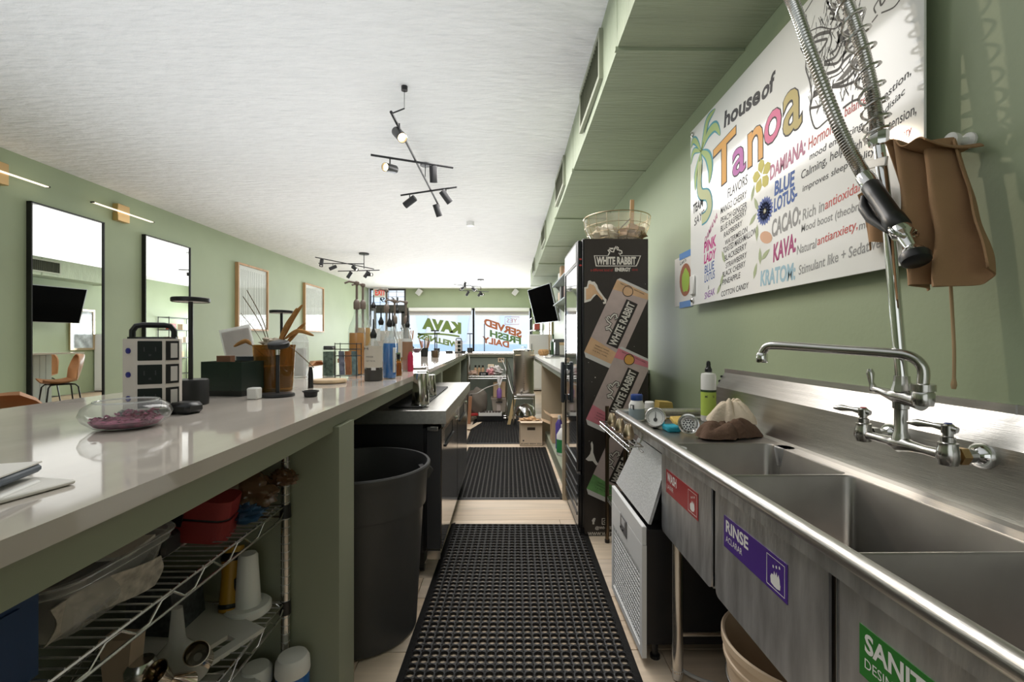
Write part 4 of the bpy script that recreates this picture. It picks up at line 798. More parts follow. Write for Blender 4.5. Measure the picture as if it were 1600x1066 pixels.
for v in (32, 41.5): poly(INKR, fr, [fq(.5 + 2.4*math.cos(t)+1.5, v + 1.4*math.sin(t), .0006) for t in (0,-.8,-1.6,-2.4,-3.1,-3.9,-4.7,-5.5)], 'printed_dot')

# wire bowl on the fridge
bw = thing('wire_basket', 'round wire bowl of odds and ends on top of the drinks fridge', 'basket', (.775, 3.17, FH))
mb = MB(); bc = (.775, 3.17, FH)
prof = [(.13, .004), (.17, .03), (.20, .07), (.22, .12), (.228, .185)]
for k in range(18):
    a = k*math.pi/9; mb.tube([(bc[0]+r_*math.cos(a), bc[1]+r_*math.sin(a), bc[2]+z) for r_, z in prof], .0016, 5)
for r_, z in prof: mb.tube([(bc[0]+r_*math.cos(t), bc[1]+r_*math.sin(t), bc[2]+z) for t in [k*.2094 for k in range(30)]], .0016 if z < .18 else .004, 5, True)
mb.build('wire_bowl', GOLDM, bw, kind='stuff')
MB().lathe([(.126, .003), (.165, .03), (.195, .07), (.214, .12), (.222, .175)], bc, 36, None, False, False).build('clear_liner', glass('amber_tint', (.90, .84, .72), .1, diff=.25), bw)
tag(MB().cbox((.88, 3.16, FH+.20), (.028, .01, .24), b=.002, ry=.02).build('wooden_stick', WOOD), 'wooden slat standing upright in the wire bowl', 'stick')
tag(MB().cyl((.73, 3.16, FH+.05), (.86, 3.12, FH+.18), .004, 6).build('dark_skewer', BLACK), 'thin dark rod leaning in the wire bowl', 'rod')
for i, (x, y, z, m, l) in enumerate(((.69, 3.14, .07, WHITE, 'crumpled white packet at the left of the wire bowl'), (.79, 3.22, .06, mat('yellow_pack', (.62, .44, .15), .5), 'yellow packet in the middle of the wire bowl'), (.87, 3.12, .07, mat('brown_pack', (.24, .13, .06), .5), 'brown packet at the right of the wire bowl'))):
    tag(MB().blob((x, y, FH+z), (.085, .07, .06), 20+i, .2, 20, 12).build('snack_packet', m), l, 'packet')

# ================================================================ BAR
def bf(y):      # front edge of the bar top
    P = [(-.8, -.503), (.5, -.506), (1.4, -.519), (2.6, -.531), (3.2, -.543), (7.62, -.638)]
    for (a, xa), (b, xb) in zip(P, P[1:]):
        if y <= b: return xa + (xb-xa)*(y-a)/(b-a)
    return -.638
ZT = 1.07
ct = thing('bar_countertop', 'long glossy white quartz bar top running back and turning right at the end', 'countertop', (-1.0, 3.5, 1.042))
ysl = [-.8, .5, 1.4, 2.0, 2.6, 3.2, 5, 7.62]
edge = [(bf(y), y) for y in ysl]
MB().prism([(-1.60, 8.35), (-1.455, -.8)] + edge + [(.45, 7.62), (.45, 8.35)], 'z', 1.042, ZT).build('slab', QUARTZ, ct, smooth=False)
ba = thing('bar_counter', 'sage green open bar base with fascia, partitions and beadboard customer side', 'bar', (-.9, 3.5, 0))
mb = MB()
for a, b in zip(ysl, ysl[1:]):
    xa, xb = bf(a)-.022, bf(b)-.022; mb.add([(xa, a, .985), (xb, b, .985), (xb, b, 1.042), (xa, a, 1.042), (xa-.04, a, .985), (xb-.04, b, .985), (xb-.04, b, 1.042), (xa-.04, a, 1.042)], [(0,1,2,3), (7,6,5,4), (4,5,1,0), (3,2,6,7)])
mb.add([(bf(7.62)-.05, 7.65, 1.005), (.45, 7.65, 1.005), (.45, 7.65, 1.042), (bf(7.62)-.05, 7.65, 1.042)], [(0,1,2,3)])
mb.build('fascia', GREEN_BAR, ba, smooth=False)
for a, b in ((-.72, -.6), (1.435, 1.575), (4.14, 4.22), (6.34, 6.42)):
    x = bf(a)-.003 if a < 2 else bf(a)-.02; MB().box(-1.10, x, a, b, 0, .985 if a > 2 else 1.0).build('partition', GREEN_BAR, ba, smooth=False)
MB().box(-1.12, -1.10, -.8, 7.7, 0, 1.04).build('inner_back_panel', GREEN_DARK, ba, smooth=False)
MB().box(-1.10, .45, 7.68, 7.72, 0, 1.04).build('end_back_panel', mat('grey_green_panel', (.20, .225, .185), .55), ba, smooth=False)
mb = MB(); n = 84; BEAD = mat('pale_beadboard', (.55, .60, .60), .5)
for k in range(n):
    y = -.7 + 8.9*k/n; mb.box(-1.165, -1.15, y+.004, y+8.9/n-.004, .02, 1.02)
mb.box(-1.15, -1.12, -.7, 8.2, 0, 1.04); mb.build('beadboard', BEAD, ba, smooth=False, kind='stuff')
ol = thing('power_outlet', 'double power outlet on the green panel under the end of the bar', 'outlet', (-.05, 7.68, .98))
MB().box(-.13, -.02, 7.672, 7.68, .91, .99, .003).build('cover_plate', CREAM, ol)
MB().box(-.105, -.085, 7.668, 7.673, .93, .97).box(-.065, -.045, 7.668, 7.673, .93, .97).build('sockets', BLACK, ol, smooth=False)

# ---------------------------------------------------------------- bar stools on the customer side
bs = thing('bar_stool', 'tan leather bucket stool nearest the camera, only its back showing at left', 'stool', (0,0,0), 'tan bucket stools along the bar')
def shell(u, v):
    # u across, v from seat front to back top; stool faces +x
    t = v; a = (u-.5)*2
    if t < .5: q = t/.5; x = .22 - .40*q; z = .60 - .03*math.sin(q*3.14) + .02*q
    else: q = (t-.5)/.5; x = -.18 - .06*math.sin(q*1.57) - .05*q; z = .62 + .42*q**1.1
    w = .215 + .02*math.sin(t*3.1); w *= math.sqrt(max(.02, 1 - .94*max(0, (t-.70)/.30)**2.4)) * (1 - .12*max(0, (.2-t)/.2)**2)
    x += .09*a*a*(.25 if t < .4 else min(1, .25+(t-.4)*2.4)); z += .07*a*a*(1-t)*.9
    return (x, w*a, z)
MB().grid(shell, 18, 26, .018).build('seat_shell', TAN, bs)
for sx in (1, -1):
    for sy in (1, -1): MB().tube([(.02*sx, .02*sy, .555), (.15*sx, .15*sy, .552), (.18*sx, .18*sy, .51), (.235*sx, .225*sy, .0)], .011, 8).build('leg', BLACKM, bs)
MB().tube([(.213, .207, .2), (.213, -.207, .2), (-.213, -.207, .2), (-.213, .207, .2)], .008, 6, True).build('footrest', BLACKM, bs)
MB().box(-.14, .14, -.14, .14, .548, .566).build('seat_plate', BLACKM, bs, smooth=False)
for i, (x, y, rz, l) in enumerate(((-1.86, 1.93, .1, None), (-1.84, 2.75, -.1, 'tan leather bucket stool behind the black and white charging tower'), (-1.86, 3.5, .15, 'tan leather bucket stool behind the tray box on the bar'), (-1.85, 4.25, -.5, 'tan leather bucket stool behind the tilted clear menu holder'), (-1.86, 5.0, -.2, 'tan leather bucket stool seen low between amber vase and tea tin'), (-1.85, 5.9, .1, 'tan leather bucket stool behind the card stand on the bar'), (-1.87, 6.75, -1.0, 'turned tan leather stool at the left edge of the nearest mirror'), (-1.87, 7.62, -1.0, 'turned tan leather stool in the middle of the nearest mirror'))):
    if i == 0: bs.location = (x, y, 0); bs.rotation_euler = (0, 0, rz)
    else: dup(bs, (x, y, 0), rz, l)
for x, l in ((-.35, 'tan leather bucket stool beyond the end of the bar, left one'), (.15, 'tan leather bucket stool beyond the end of the bar behind the steel urn')): dup(bs, (x, 8.75, 0), -1.57, l)

# ---------------------------------------------------------------- things on the bar, near to far
ph = thing('wallet', 'folded leather wallet lying on papers at the left edge of the bar', 'wallet', (-.66, .60, ZT))
MB().cbox((-.690, .60, ZT+.020), (.09, .10, .012), rz=.3, b=.004).build('wallet_body', mat('wallet_grey', (.10, .12, .15), .5), ph)
MB().cbox((-.690, .60, ZT+.0275), (.088, .098, .002), rz=.3).build('pale_flap', PAPER, ph)
tag(MB().cbox((-.66, .595, ZT+.004), (.10, .12, .006), rz=-.2, b=.002).build('paper_stack', PAPER), 'pale folded papers under the wallet on the bar', 'papers')
pen = tag(MB().cyl((-.615, .545, ZT+.006), (-.64, .63, ZT+.006), .005, 10).build('white_pen', WHITE), 'white pen stub beside the papers on the bar', 'pen')
BC = (-.875, 1.065, ZT)
bo = thing('glass_bowl', 'low clear glass bowl filled with pink petals on the bar', 'bowl', BC)
MB().lathe([(.042, .001), (.062, .005), (.080, .020), (.086, .034), (.081, .048), (.070, .057), (.060, .062)], BC, 40, None, True, False).build('bowl_glass', glass('bowl_glass', (.93, .94, .94), 0, 1.6, diff=.07), bo)
MB().tube([(BC[0]+.060*math.cos(t), BC[1]+.060*math.sin(t), BC[2]+.062) for t in [k*.2094 for k in range(30)]], .0022, 6, True).build('bowl_rim', glass('rim_glass', (.9, .92, .92), 0, 1.7, diff=.3), bo)
mb = MB(); rb = random.Random(5)
for k in range(170):
    a = rb.random()*6.283; r_ = .064*math.sqrt(rb.random()); z = ZT + .012 + .018*rb.random() + .006*math.sin(a); x, y = BC[0] + r_*math.cos(a), BC[1] + r_*math.sin(a)
    T = mb.T; mb.T = Matrix.Translation((x, y, max(z, ZT+.010+.25*max(0, r_-.05)))) @ Matrix.Rotation(a*3, 4, 'Z') @ Matrix.Rotation(rb.uniform(-.7, .7), 4, 'X')
    w = rb.uniform(.005, .009); mb.add([(-w,0,0),(0,-w*.6,.002),(w,0,0),(0,w*.6,.003),(0,0,-.002)], [(0,1,2,3),(1,0,4),(2,1,4),(3,2,4),(0,3,4)]); mb.T = T
mb.lathe([(.040, .003), (.058, .007), (.068, .019), (.0001, .021)], BC, 28, None, True, False)
tag(mb.build('dried_petals', mat('pink_petals', (.23, .04, .095), .8, var=(50, .6)), smooth=False, kind='stuff'), 'dark pink dried petals inside the low glass bowl', 'petals')
def tower(loc, rz, lab):
    t = thing('charging_tower', lab, 'power strip', (0,0,0), None)
    A, Bq = .0610, .0315
    P = [(-A,-Bq),(-Bq,-A),(Bq,-A),(A,-Bq),(A,Bq),(Bq,A),(-Bq,A),(-A,Bq)]
    MB().prism(P, 'z', .016, .206).build('tower_body', mat('tower_white', (.66, .60, .55), .4), t, smooth=False)
    MB().prism([(x*.86, y*.86) for x, y in P], 'z', .206, .211).build('top_cap', BLACK, t, smooth=False)
    MB().tube([(-.046, 0, .210), (-.046, 0, .228), (-.038, 0, .241), (-.024, 0, .244), (.024, 0, .244), (.038, 0, .241), (.046, 0, .228), (.046, 0, .210)], .0075, 8).build('carry_handle', BLACK, t)
    MB().prism([(x*1.16, y*1.16) for x, y in P], 'z', 0, .014).prism([(x*1.02, y*1.02) for x, y in P], 'z', .012, .017).cbox((.076, -.050, .016), (.07, .06, .032), b=.010, rz=-.7).build('tower_base', BLACK, t)
    c45 = math.sqrt(.5); cn = (A+Bq)/2
    for z in (.048, .111, .174):
        MB().box(-.026, .026, -A-.0016, -A+.001, z-.026, z+.026, .0012).build('socket_face', mat('socket_green_black', (.006, .012, .009), .5, spec=.25), t, smooth=False)
        T = MB(); T.T = Matrix.Translation((cn, -cn, z)) @ Matrix.Rotation(R(45), 4, 'Z'); T.box(-.018, .018, -.0016, .001, -.026, .026)
        s_ = T.build('port_panel', mat('port_black', (.010, .010, .010), .5, spec=.25), t, smooth=False)
        T = MB(); T.T = Matrix.Translation((cn, -cn, z)) @ Matrix.Rotation(R(45), 4, 'Z'); T.box(-.006, .013, -.0026, -.0014, -.020, .020); T.build('usb_port', mat('port_pale', (.55, .52, .49), .4), s_, smooth=False)
        MB().lathe([(.0075, -.001), (.0075, .003), (.005, .004)], (-cn, -cn, z), 14, (-1,-1,0)).build('power_button', mat('blue_button_dark', (.03, .03, .22), .3), t)
    mb = MB()
    for z in (.048, .111, .174):
        for x in (-.012, .012): mb.box(x-.0012, x+.0012, -A-.0022, -A-.0015, z-.002, z+.010)
        mb.box(-.0025, .0025, -A-.0022, -A-.0015, z-.014, z-.009)
    mb.build('socket_slots', BLACK, t, smooth=False)
    t.location = loc; t.rotation_euler = (0, 0, rz); return t
tw = tower((-.975, 1.275, ZT), R(30), 'white and black three-tier charging tower with carry handle near the glass bowl')
dup(tw, (-.80, 7.78, ZT), .2, 'distant charging tower at the far end of the bar')
def table_lamp(loc, lab, h=.33, rb_=.050, hb=.082, rs=.050):
    t = thing('table_lamp', lab, 'lamp', loc, 'black cordless table lamps on the bar')
    MB().lathe([(rb_-.003, 0), (rb_, .003), (rb_, hb-.004), (rb_-.003, hb)], loc, 26).build('lamp_base', BLACKM, t)
    MB().lathe([(.0065, hb), (.0065, h-.012)], loc, 12).build('lamp_pole', BLACKM, t)
    s_ = MB().lathe([(rs, h-.014), (rs+.002, h-.012), (rs+.002, h-.002), (rs, h)], loc, 30, None, False, True).build('lamp_shade', BLACKM, t)
    MB().lathe([(.0001, h-.0125), (rs-.002, h-.0125)], loc, 26, None, False, False).build('lamp_diffuser', WHITE, s_)
    return t
L1 = table_lamp((-.990, 1.445, ZT), 'black cordless table lamp with drum base beside the nearest charging tower', .336, .049, .080, .050)
table_lamp((-1.10, 2.25, ZT), 'black cordless table lamp standing behind the amber vase', .35, .05, .08, .052)
for loc, l in (((-1.03, 4.7, ZT), 'black cordless table lamp in front of the shop door on the bar'), ((-.89, 5.75, ZT), 'left one of two close black lamps before the left shop window'), ((-1.13, 7.5, ZT), 'right one of two close black lamps before the left shop window'), ((-.63, 8.05, ZT), 'black lamp at the far corner of the bar right of the distant tower')): dup(L1, loc, None, l)
l2 = thing('disc_base_lamp', 'black lamp with flat disc base and tilted shade in front of the amber vase', 'lamp', (-.823, 1.655, ZT))
MB().lathe([(.056, 0), (.058, .004), (.055, .011), (.02, .013)], (-.823, 1.655, ZT), 30).build('lamp_base', BLACKM, l2)
MB().cyl((-.823, 1.655, ZT+.012), (-.823, 1.655, ZT+.155), .0065, 10).build('lamp_pole', BLACKM, l2); MB().cyl((-.823, 1.655, ZT+.150), (-.823, 1.655, ZT+.178), .0072, 10).build('pole_collar', CHROMED, l2)
MB().lathe([(.034, -.009), (.036, -.006), (.036, .008), (.032, .011)], (-.823, 1.662, ZT+.186), 28, (0, -.25, 1)).build('lamp_shade', BLACKM, l2)
tag(MB().box(-.882, -.846, 1.56, 1.596, ZT, ZT+.040, .004).build('white_cube', WHITE), 'small white cube beside the disc base lamp', 'cube')
tb = thing('tray_box', 'black open caddy box behind the drum base lamp on the bar', 'caddy', (-1.0, 1.72, ZT))
T = MB(); T.T = Matrix.Translation((-1.01, 1.71, ZT)) @ Matrix.Rotation(R(-8), 4, 'Z')
T.box(-.085, .075, -.06, -.055, .02, .125).box(-.085, .075, .055, .06, .02, .125).box(-.085, -.08, -.055, .055, .02, .125).box(.07, .075, -.055, .055, .02, .125).box(-.08, .07, -.055, .055, .02, .026).build('caddy_walls', mat('green_black', (.010, .022, .016), .25), tb, smooth=False)
T2 = MB(); T2.T = T.T.copy(); T2.box(-.075, .068, -.05, .05, 0, .02).build('caddy_foot', BLACK, tb, smooth=False)
tag(MB().box(-1.07, -1.02, 1.70, 1.73, ZT+.03, ZT+.145).build('tea_sachets', mat('brown_sachet', (.22, .10, .05), .7)), 'brown sachets standing in the black caddy box', 'sachets')
db = thing('smoked_container', 'dark smoked plastic container with gold trim between caddy box and amber vase', 'container', (-1.02, 1.92, ZT))
MB().prism(rrect(-1.09, -.94, 1.84, 1.98, .03, 4), 'z', ZT+.004, ZT+.122).build('container_body', mat('smoked_black', (.012, .014, .017), .12, coat=.5), db)
MB().prism(rrect(-1.094, -.936, 1.836, 1.984, .032, 4), 'z', ZT+.122, ZT+.138).build('container_lid', mat('smoked_lid', (.03, .04, .055), .2), db)
MB().prism(rrect(-1.093, -.937, 1.837, 1.983, .032, 4), 'z', ZT+.030, ZT+.040).build('trim_band', CHAR, db)
va = thing('amber_vase', 'amber glass vase of dried grasses on the bar', 'vase', (-.90, 1.83, ZT))
V0 = (-.925, 1.835, ZT)
MB().lathe([(.060, 0), (.066, .004), (.070, .06), (.078, .185), (.0755, .185), (.067, .06), (.062, .014), (.0001, .012)], V0, 36, None, True, False).build('vase_glass', AMBERG, va)
MB().lathe([(.058, .014), (.0655, .06), (.069, .10), (.0001, .105)], V0, 30).build('vase_filling', mat('amber_fill', (.32, .19, .03), .5, var=(14, .35)), va)
ST = mat('dry_stem', (.14, .09, .04), .8); PL = mat('dry_plume', (.40, .20, .06), .9, var=(40, .3))
def stem(p0, p1, bend, r, lab, plume=0, m=ST, drop=(0,0,0)):
    a, b = Vector(p0), Vector(p1); mid = (a+b)/2 + Vector(bend)
    P = smooth_path([a, mid, b], 8); t = thing('dried_grass', lab, 'stem', p0, 'dried stems in the amber vase'); MB().tube(P, r, 6).build('stalk', m, t)
    if plume:
        Q = [P[-1].lerp(P[-2], 0) + (P[-1]-P[-5])*0]; pth = smooth_path([P[len(P)-plume], P[-1], P[-1] + (P[-1]-P[-4])*1.2 + Vector(drop)], 8); n = len(pth)
        MB().tube(pth, [.002 + .0065*math.sin(math.pi*min(1, k/(n-1)))**.7 for k in range(n)], 8).build('plume', PL, t)
B_ = (-.925, 1.835, ZT+.10)
stem(B_, (-1.03, 1.80, ZT+.375), (.01, 0, .02), .0016, 'long thin dried stem leaning left, upper one of the pair')
stem(B_, (-1.015, 1.80, ZT+.40), (.012, 0, .02), .0016, 'long thin dried stem leaning left, crossing the framed print')
stem(B_, (-1.05, 1.82, ZT+.31), (.0, 0, .02), .0010, 'wispy dried stem leaning far left out of the amber vase')
stem(B_, (-1.01, 1.78, ZT+.20), (-.01, -.01, .02), .002, 'drooping brown plume hanging out left of the amber vase', 6, drop=(-.03, 0, -.03))
stem(B_, (-.86, 1.82, ZT+.27), (-.012, 0, .0), .002, 'upright brown grass plume at the back of the amber vase', 9, drop=(.015, 0, .03))
stem(B_, (-.845, 1.84, ZT+.23), (-.012, 0, .0), .002, 'short tan grass plume low on the right of the vase', 8, drop=(.02, 0, .02))
stem(B_, (-.85, 1.83, ZT+.29), (-.01, 0, .0), .002, 'tallest brown grass plume on the right of the vase', 9, drop=(.02, 0, .02))
stem(B_, (-.865, 1.80, ZT+.25), (-.01, 0, .0), .002, 'brown grass plume in the middle right of the vase', 9, drop=(.02, 0, .03))
stem(B_, (-.825, 1.82, ZT+.24), (-.012, 0, .03), .002, 'arched brown grass plume drooping right out of the vase', 8, drop=(.04, 0, -.03))
stem((-.86, 1.80, ZT+.19), (-.72, 1.72, ZT+.10), (.0, -.01, .006), .0016, 'thin dried stem hanging down right over the vase rim')
tag(MB().blob((-.915, 1.815, ZT+.185), (.05, .04, .028), 4, .25, 20, 12).build('dried_flower', mat('dry_grey_flower', (.42, .36, .28), .9)), 'pale grey dried flower head at the mouth of the amber vase', 'flower')
mh = thing('menu_holder', 'tilted clear acrylic menu holder with wood print behind the caddy box', 'holder', (-1.58, 2.75, ZT))
T = MB(); T.T = Matrix.Translation((-1.385, 2.45, ZT)) @ Matrix.Rotation(R(-13), 4, 'Y') @ Matrix.Rotation(R(10), 4, 'Z')
T.box(-.068, .068, -.002, .001, 0.02, .265).build('menu_print', mat('pale_wood_print', (.64, .54, .49), .6, var=(8, .22), stretch=(5, 1, .4)), mh, smooth=False)
T2 = MB(); T2.T = T.T.copy(); T2.box(-.075, .075, -.006, -.003, 0.016, .28).box(-.075, .075, .003, .006, .016, .28).build('acrylic_sleeve', PLAST, mh, smooth=False)
MB().box(-1.47, -1.33, 2.37, 2.47, ZT, ZT+.012).build('acrylic_foot', PLAST, mh, smooth=False)
cb = thing('clear_dispenser', 'tall clear straw dispenser with white insert right of the amber vase', 'dispenser', (-1.12, 2.50, ZT))
MB().box(-1.155, -1.085, 2.47, 2.53, ZT, ZT+.20, .004).prism([(-1.155, ZT+.20), (-1.085, ZT+.20), (-1.10, ZT+.235), (-1.145, ZT+.235)], 'y', 2.475, 2.525).build('dispenser_case', PLAST, cb, smooth=False)
MB().box(-1.145, -1.095, 2.485, 2.515, ZT+.01, ZT+.16).build('white_insert', WHITE, cb, smooth=False)
tag(MB().lathe([(.011, 0), (.010, .06), (.006, .09)], (-.83, 1.95, ZT), 12).build('black_cone', BLACK), 'small black cone bottle just right of the vase', 'bottle')
lathe_thing('black_cap_dish', 'small black round cap lying on the bar right of the vase', 'dish', (-.70, 1.645, ZT), [('dish_body', [(.020, 0), (.022, .002), (.0235, .016), (.028, .018), (.028, .022), (.024, .022), (.021, .006), (.0001, .005)], BLACKM)])
tag(MB().lathe([(.068, 0), (.078, .004), (.080, .010), (.076, .018), (.0001, .019)], (-.84, 2.18, ZT), 40).build('wooden_coaster', WOODL), 'round pale wooden board lying on the bar before the card stand', 'coaster')
tt = thing('tea_tin', 'slim clear canister of green tea on the bar', 'canister', (-1.0, 2.60, ZT))
MB().box(-1.03, -.97, 2.57, 2.63, ZT, ZT+.165, .004).build('canister_glass', GLASS, tt, smooth=False)
MB().box(-1.026, -.974, 2.574, 2.626, ZT+.004, ZT+.14).build('tea_leaves', mat('tea_green', (.14, .19, .15), .9, var=(60, .6)), tt, smooth=False)
MB().box(-1.026, -.974, 2.574, 2.626, ZT+.15, ZT+.172, .003).build('dark_lid', CHAR, tt)
cs = thing('card_stand', 'black wire stand holding printed cards on the bar', 'stand', (-.86, 2.50, ZT))
mb = MB()
for x in (-.918, -.802):
    for y in (2.46, 2.54): mb.cyl((x, y, ZT), (x, y, ZT+.19), .0022, 6)
for z in (.185, .155, .12, .012):
    mb.cyl((-.918, 2.46, ZT+z), (-.802, 2.46, ZT+z), .0022, 6).cyl((-.918, 2.54, ZT+z), (-.802, 2.54, ZT+z), .0022, 6)
    for x in (-.918, -.802): mb.cyl((x, 2.46, ZT+z), (x, 2.54, ZT+z), .0022, 6)
mb.build('wire_frame', BLACKM, cs)
for x, m, l in ((-.895, mat('card_blue', (.22, .24, .33), .5, var=(30, .5)), 'blue grey printed card at the left of the wire stand'), (-.862, mat('card_rust', (.40, .16, .07), .5, var=(30, .3)), 'rust coloured card in the middle of the wire stand'), (-.825, mat('card_teal', (.18, .28, .29), .5, var=(30, .5)), 'teal printed card at the right of the wire stand')):
    tag(MB().cbox((x, 2.50, ZT+.08), (.030, .004, .13), rx=.1).build('printed_card', m, smooth=False), l, 'card')
# bottles
PUMP = mat('taupe_pump', (.20, .155, .125), .45)
def bottle(loc, lab, r, h, neck, liquid=None, fill=.6, label=None, cap=None, seg=24, lz=(.25, .65), glassm=BOTG):
    """r body radius, h glass height, neck radius"""
    t = thing('bottle', lab, 'bottle', loc, 'bottles clustered on the bar')
    sh = [(r*.92, 0), (r, .006), (r, h*.62), (r*.93, h*.70), (r*.62, h*.80), (neck*1.15, h*.88), (neck, h*.92), (neck, h)]
    MB().lathe(sh, loc, seg, None, True, False).build('bottle_glass', glassm, t)
    if liquid:
        f = h*fill; LP = [(r*.88, .006), (r*.94, .010)] + [(q*.94, z) for q, z in sh[2:] if z < f]
        rr = r*.94 if f < h*.62 else LP[-1][0]*.92; LP += [(rr, f)]; MB().lathe(LP, loc, seg).build('liquid', liquid, t)
    if label: MB().lathe([(r*1.012, h*lz[0]), (r*1.012, h*lz[1])], loc, seg, None, False, False).build('bottle_label', label, t)
    if cap == 'pump':
        MB().lathe([(neck*1.05, h-.012), (neck*1.2, h-.004), (neck*1.2, h+.028), (neck*.85, h+.042), (neck*.45, h+.048), (neck*.45, h+.13), (neck*.95, h+.138), (neck*.95, h+.15), (neck*.5, h+.156)], loc, 14).tube([(loc[0], loc[1], loc[2]+h+.146), (loc[0]-.04, loc[1]-.02, loc[2]+h+.152), (loc[0]-.062, loc[1]-.03, loc[2]+h+.140)], .006, 8).build('pump', PUMP, t)
        MB().lathe([(.008, h*.06), (.008, h)], loc, 8).build('dip_tube', PUMP, t)
    elif cap == 'pour':
        MB().lathe([(neck*.9, h-.012), (neck*1.2, h), (neck*1.25, h+.010), (neck*.8, h+.020), (neck*.6, h+.028), (.0045, h+.036), (.0035, h+.085)], loc, 14).build('pour_spout', BLACK, t)
    elif cap == 'cork': MB().lathe([(neck*1.05, h-.01), (neck*1.15, h+.02)], loc, 14).build('stopper', BLACK, t)
    return t
LAM = mat('amber_syrup', (.62, .25, .03), .15, coat=.5); LHON = mat('honey_syrup', (.50, .27, .07), .15, coat=.5); LBLU = mat('blue_liqueur', (.0, .15, .50), .12, coat=.5); LDK = mat('dark_syrup', (.035, .02, .015), .15); LPINK = mat('pink_syrup', (.48, .22, .18), .2)
LBC = mat('cream_label', (.66, .60, .52), .6); LBD = mat('dark_label', (.05, .045, .04), .5); LBW = mat('white_label', (.72, .71, .69), .6)
b1 = bottle((-.885, 2.72, ZT), 'tall amber syrup bottle with taupe pump at the left of the bottles', .049, .40, .016, LAM, .62, None, 'pump')
b2 = bottle((-.93, 2.98, ZT), 'second amber syrup bottle with taupe pump and dark lettering', .053, .42, .016, LHON, .68, None, 'pump')
lettering('SYRUP', INKD, b2, (-.955, 2.926, ZT+.235), (1,0,0), (0,0,1), .018, .06, .03)
bottle((-.93, 3.22, ZT), 'clear bottle with black pourer behind the two syrup bottles', .045, .44, .015, LPINK, .35, LBW, 'pour')
bottle((-.86, 3.30, ZT), 'clear bottle with taupe pump between the syrup bottles and the cream labelled one', .048, .42, .016, LAM, .5, LBC, 'pump')
bottle((-.82, 3.45, ZT), 'clear bottle with tall black pourer nearest the exit sign', .045, .42, .014, LHON, .4, LBW, 'pour')
bottle((-.725, 2.66, ZT), 'clear bottle with black ring pourer right behind the cream labelled bottle', .040, .305, .013, LAM, .55, LBC, 'pour')
b7 = bottle((-.665, 2.30, ZT), 'dark bottle with large cream printed label at the front of the bottles', .043, .225, .014, LDK, .30, LBC, 'pour', lz=(.30, .78))
b7l = [('M', -.700, .155, .012, .02), ('MIXER', -.690, .118, .007, .035), ('NET 750 ML', -.69, .098, .006, .045)]
for s_, x, z, h, w in b7l: lettering(s_, INKD, b7, (x+.002, 2.2555, ZT+z), (1,0,0), (0,0,1), h, w)
MB().cbox((-.652, 2.2560, ZT+.062), (.022, .001, .014)).build('barcode', LBW, b7, smooth=False)
MB().lathe([(.0436, .002), (.0436, .052), (.0436, .060)], (-.665, 2.30, ZT), 24, None, False, False).build('dark_foot', LBD, b7)
b8 = bottle((-.615, 2.42, ZT), 'bright blue liqueur bottle with black pourer at the right of the bottles', .036, .285, .013, LBLU, .66, None, 'pour')
MB().cbox((-.585, 2.395, ZT+.10), (.012, .02, .13), rz=.6, b=.003).build('side_label', LBW, b8)
bottle((-.70, 2.83, ZT), 'blue-bottomed bottle with black pourer just left of the bright blue one', .036, .30, .013, LBLU, .62, LBC, 'pour', lz=(.1, .4))
bottle((-.765, 3.15, ZT), 'bottle with taupe pump head seen above the cream labelled bottle', .042, .33, .015, LPINK, .5, LBC, 'pump')
bottle((-.72, 3.30, ZT), 'bottle with taupe pump just right of the door frame', .042, .335, .015, LHON, .5, LBW, 'pump')
bottle((-.655, 3.05, ZT), 'pink label bottle with black pourer right of the blue liqueur', .034, .30, .013, LPINK, .55, mat('brown_label', (.30, .17, .10), .6), 'pour')
bottle((-.615, 2.62, ZT), 'small orange brown bottle in front at the right end of the bottles', .019, .105, .009, mat('orange_syrup', (.50, .17, .02), .2), .8, None, 'cork', glassm=AMBERG)
tag(MB().box(-.655, -.635, 2.74, 2.76, ZT, ZT+.13).build('green_carton', mat('green_carton', (.12, .22, .10), .6)), 'thin green carton behind the small orange bottle', 'carton')
tag(MB().lathe([(.02, 0), (.02, .10), (.008, .13)], (-.625, 3.0, ZT), 12).build('red_bottle', mat('crimson', (.40, .02, .06), .3)), 'small crimson bottle behind the small orange bottle', 'bottle')
tag(MB().lathe([(.075, 0), (.095, .006), (.097, .010), (.0001, .008)], (-.66, 3.35, ZT), 30).build('steel_tray', CHROMED), 'flat round steel tray on the bar before the shakers', 'tray')
# far bar items
pg = thing('martini_glass', 'clear stemmed glass with dark red drink on the middle of the bar', 'glass', (-.73, 3.75, ZT))
MB().lathe([(.035, 0), (.036, .003), (.006, .008), (.004, .085), (.02, .10), (.052, .145), (.055, .15)], (-.73, 3.75, ZT), 24, None, True, False).build('glass_body', GLASS, pg)
MB().lathe([(.018, .102), (.047, .138), (.0001, .14)], (-.73, 3.75, ZT), 20).build('drink', mat('maroon_drink', (.10, .02, .05), .2), pg)
MB().tube([(-.755, 3.75, ZT+.14), (-.772, 3.74, ZT+.165)], .008, 6).build('garnish', BLACK, pg)
up_ = thing('utensil_pot', 'black pot holding orange and dark stirrers on the far half of the bar', 'pot', (-1.05, 5.9, ZT))
MB().lathe([(.045, 0), (.05, .003), (.05, .11), (.046, .11), (.046, .01)], (-1.05, 5.9, ZT), 20, None, True, False).build('pot_body', BLACK, up_)
for k in range(9):
    a = k*.7; MB().cyl((-1.05+.02*math.cos(a), 5.9+.02*math.sin(a), ZT+.02), (-1.05+.07*math.cos(a), 5.9+.06*math.sin(a), ZT+.20+.02*(k % 3)), .006, 6).build('stirrer', (ORNG, BLACK, WOOD)[k % 3], up_)
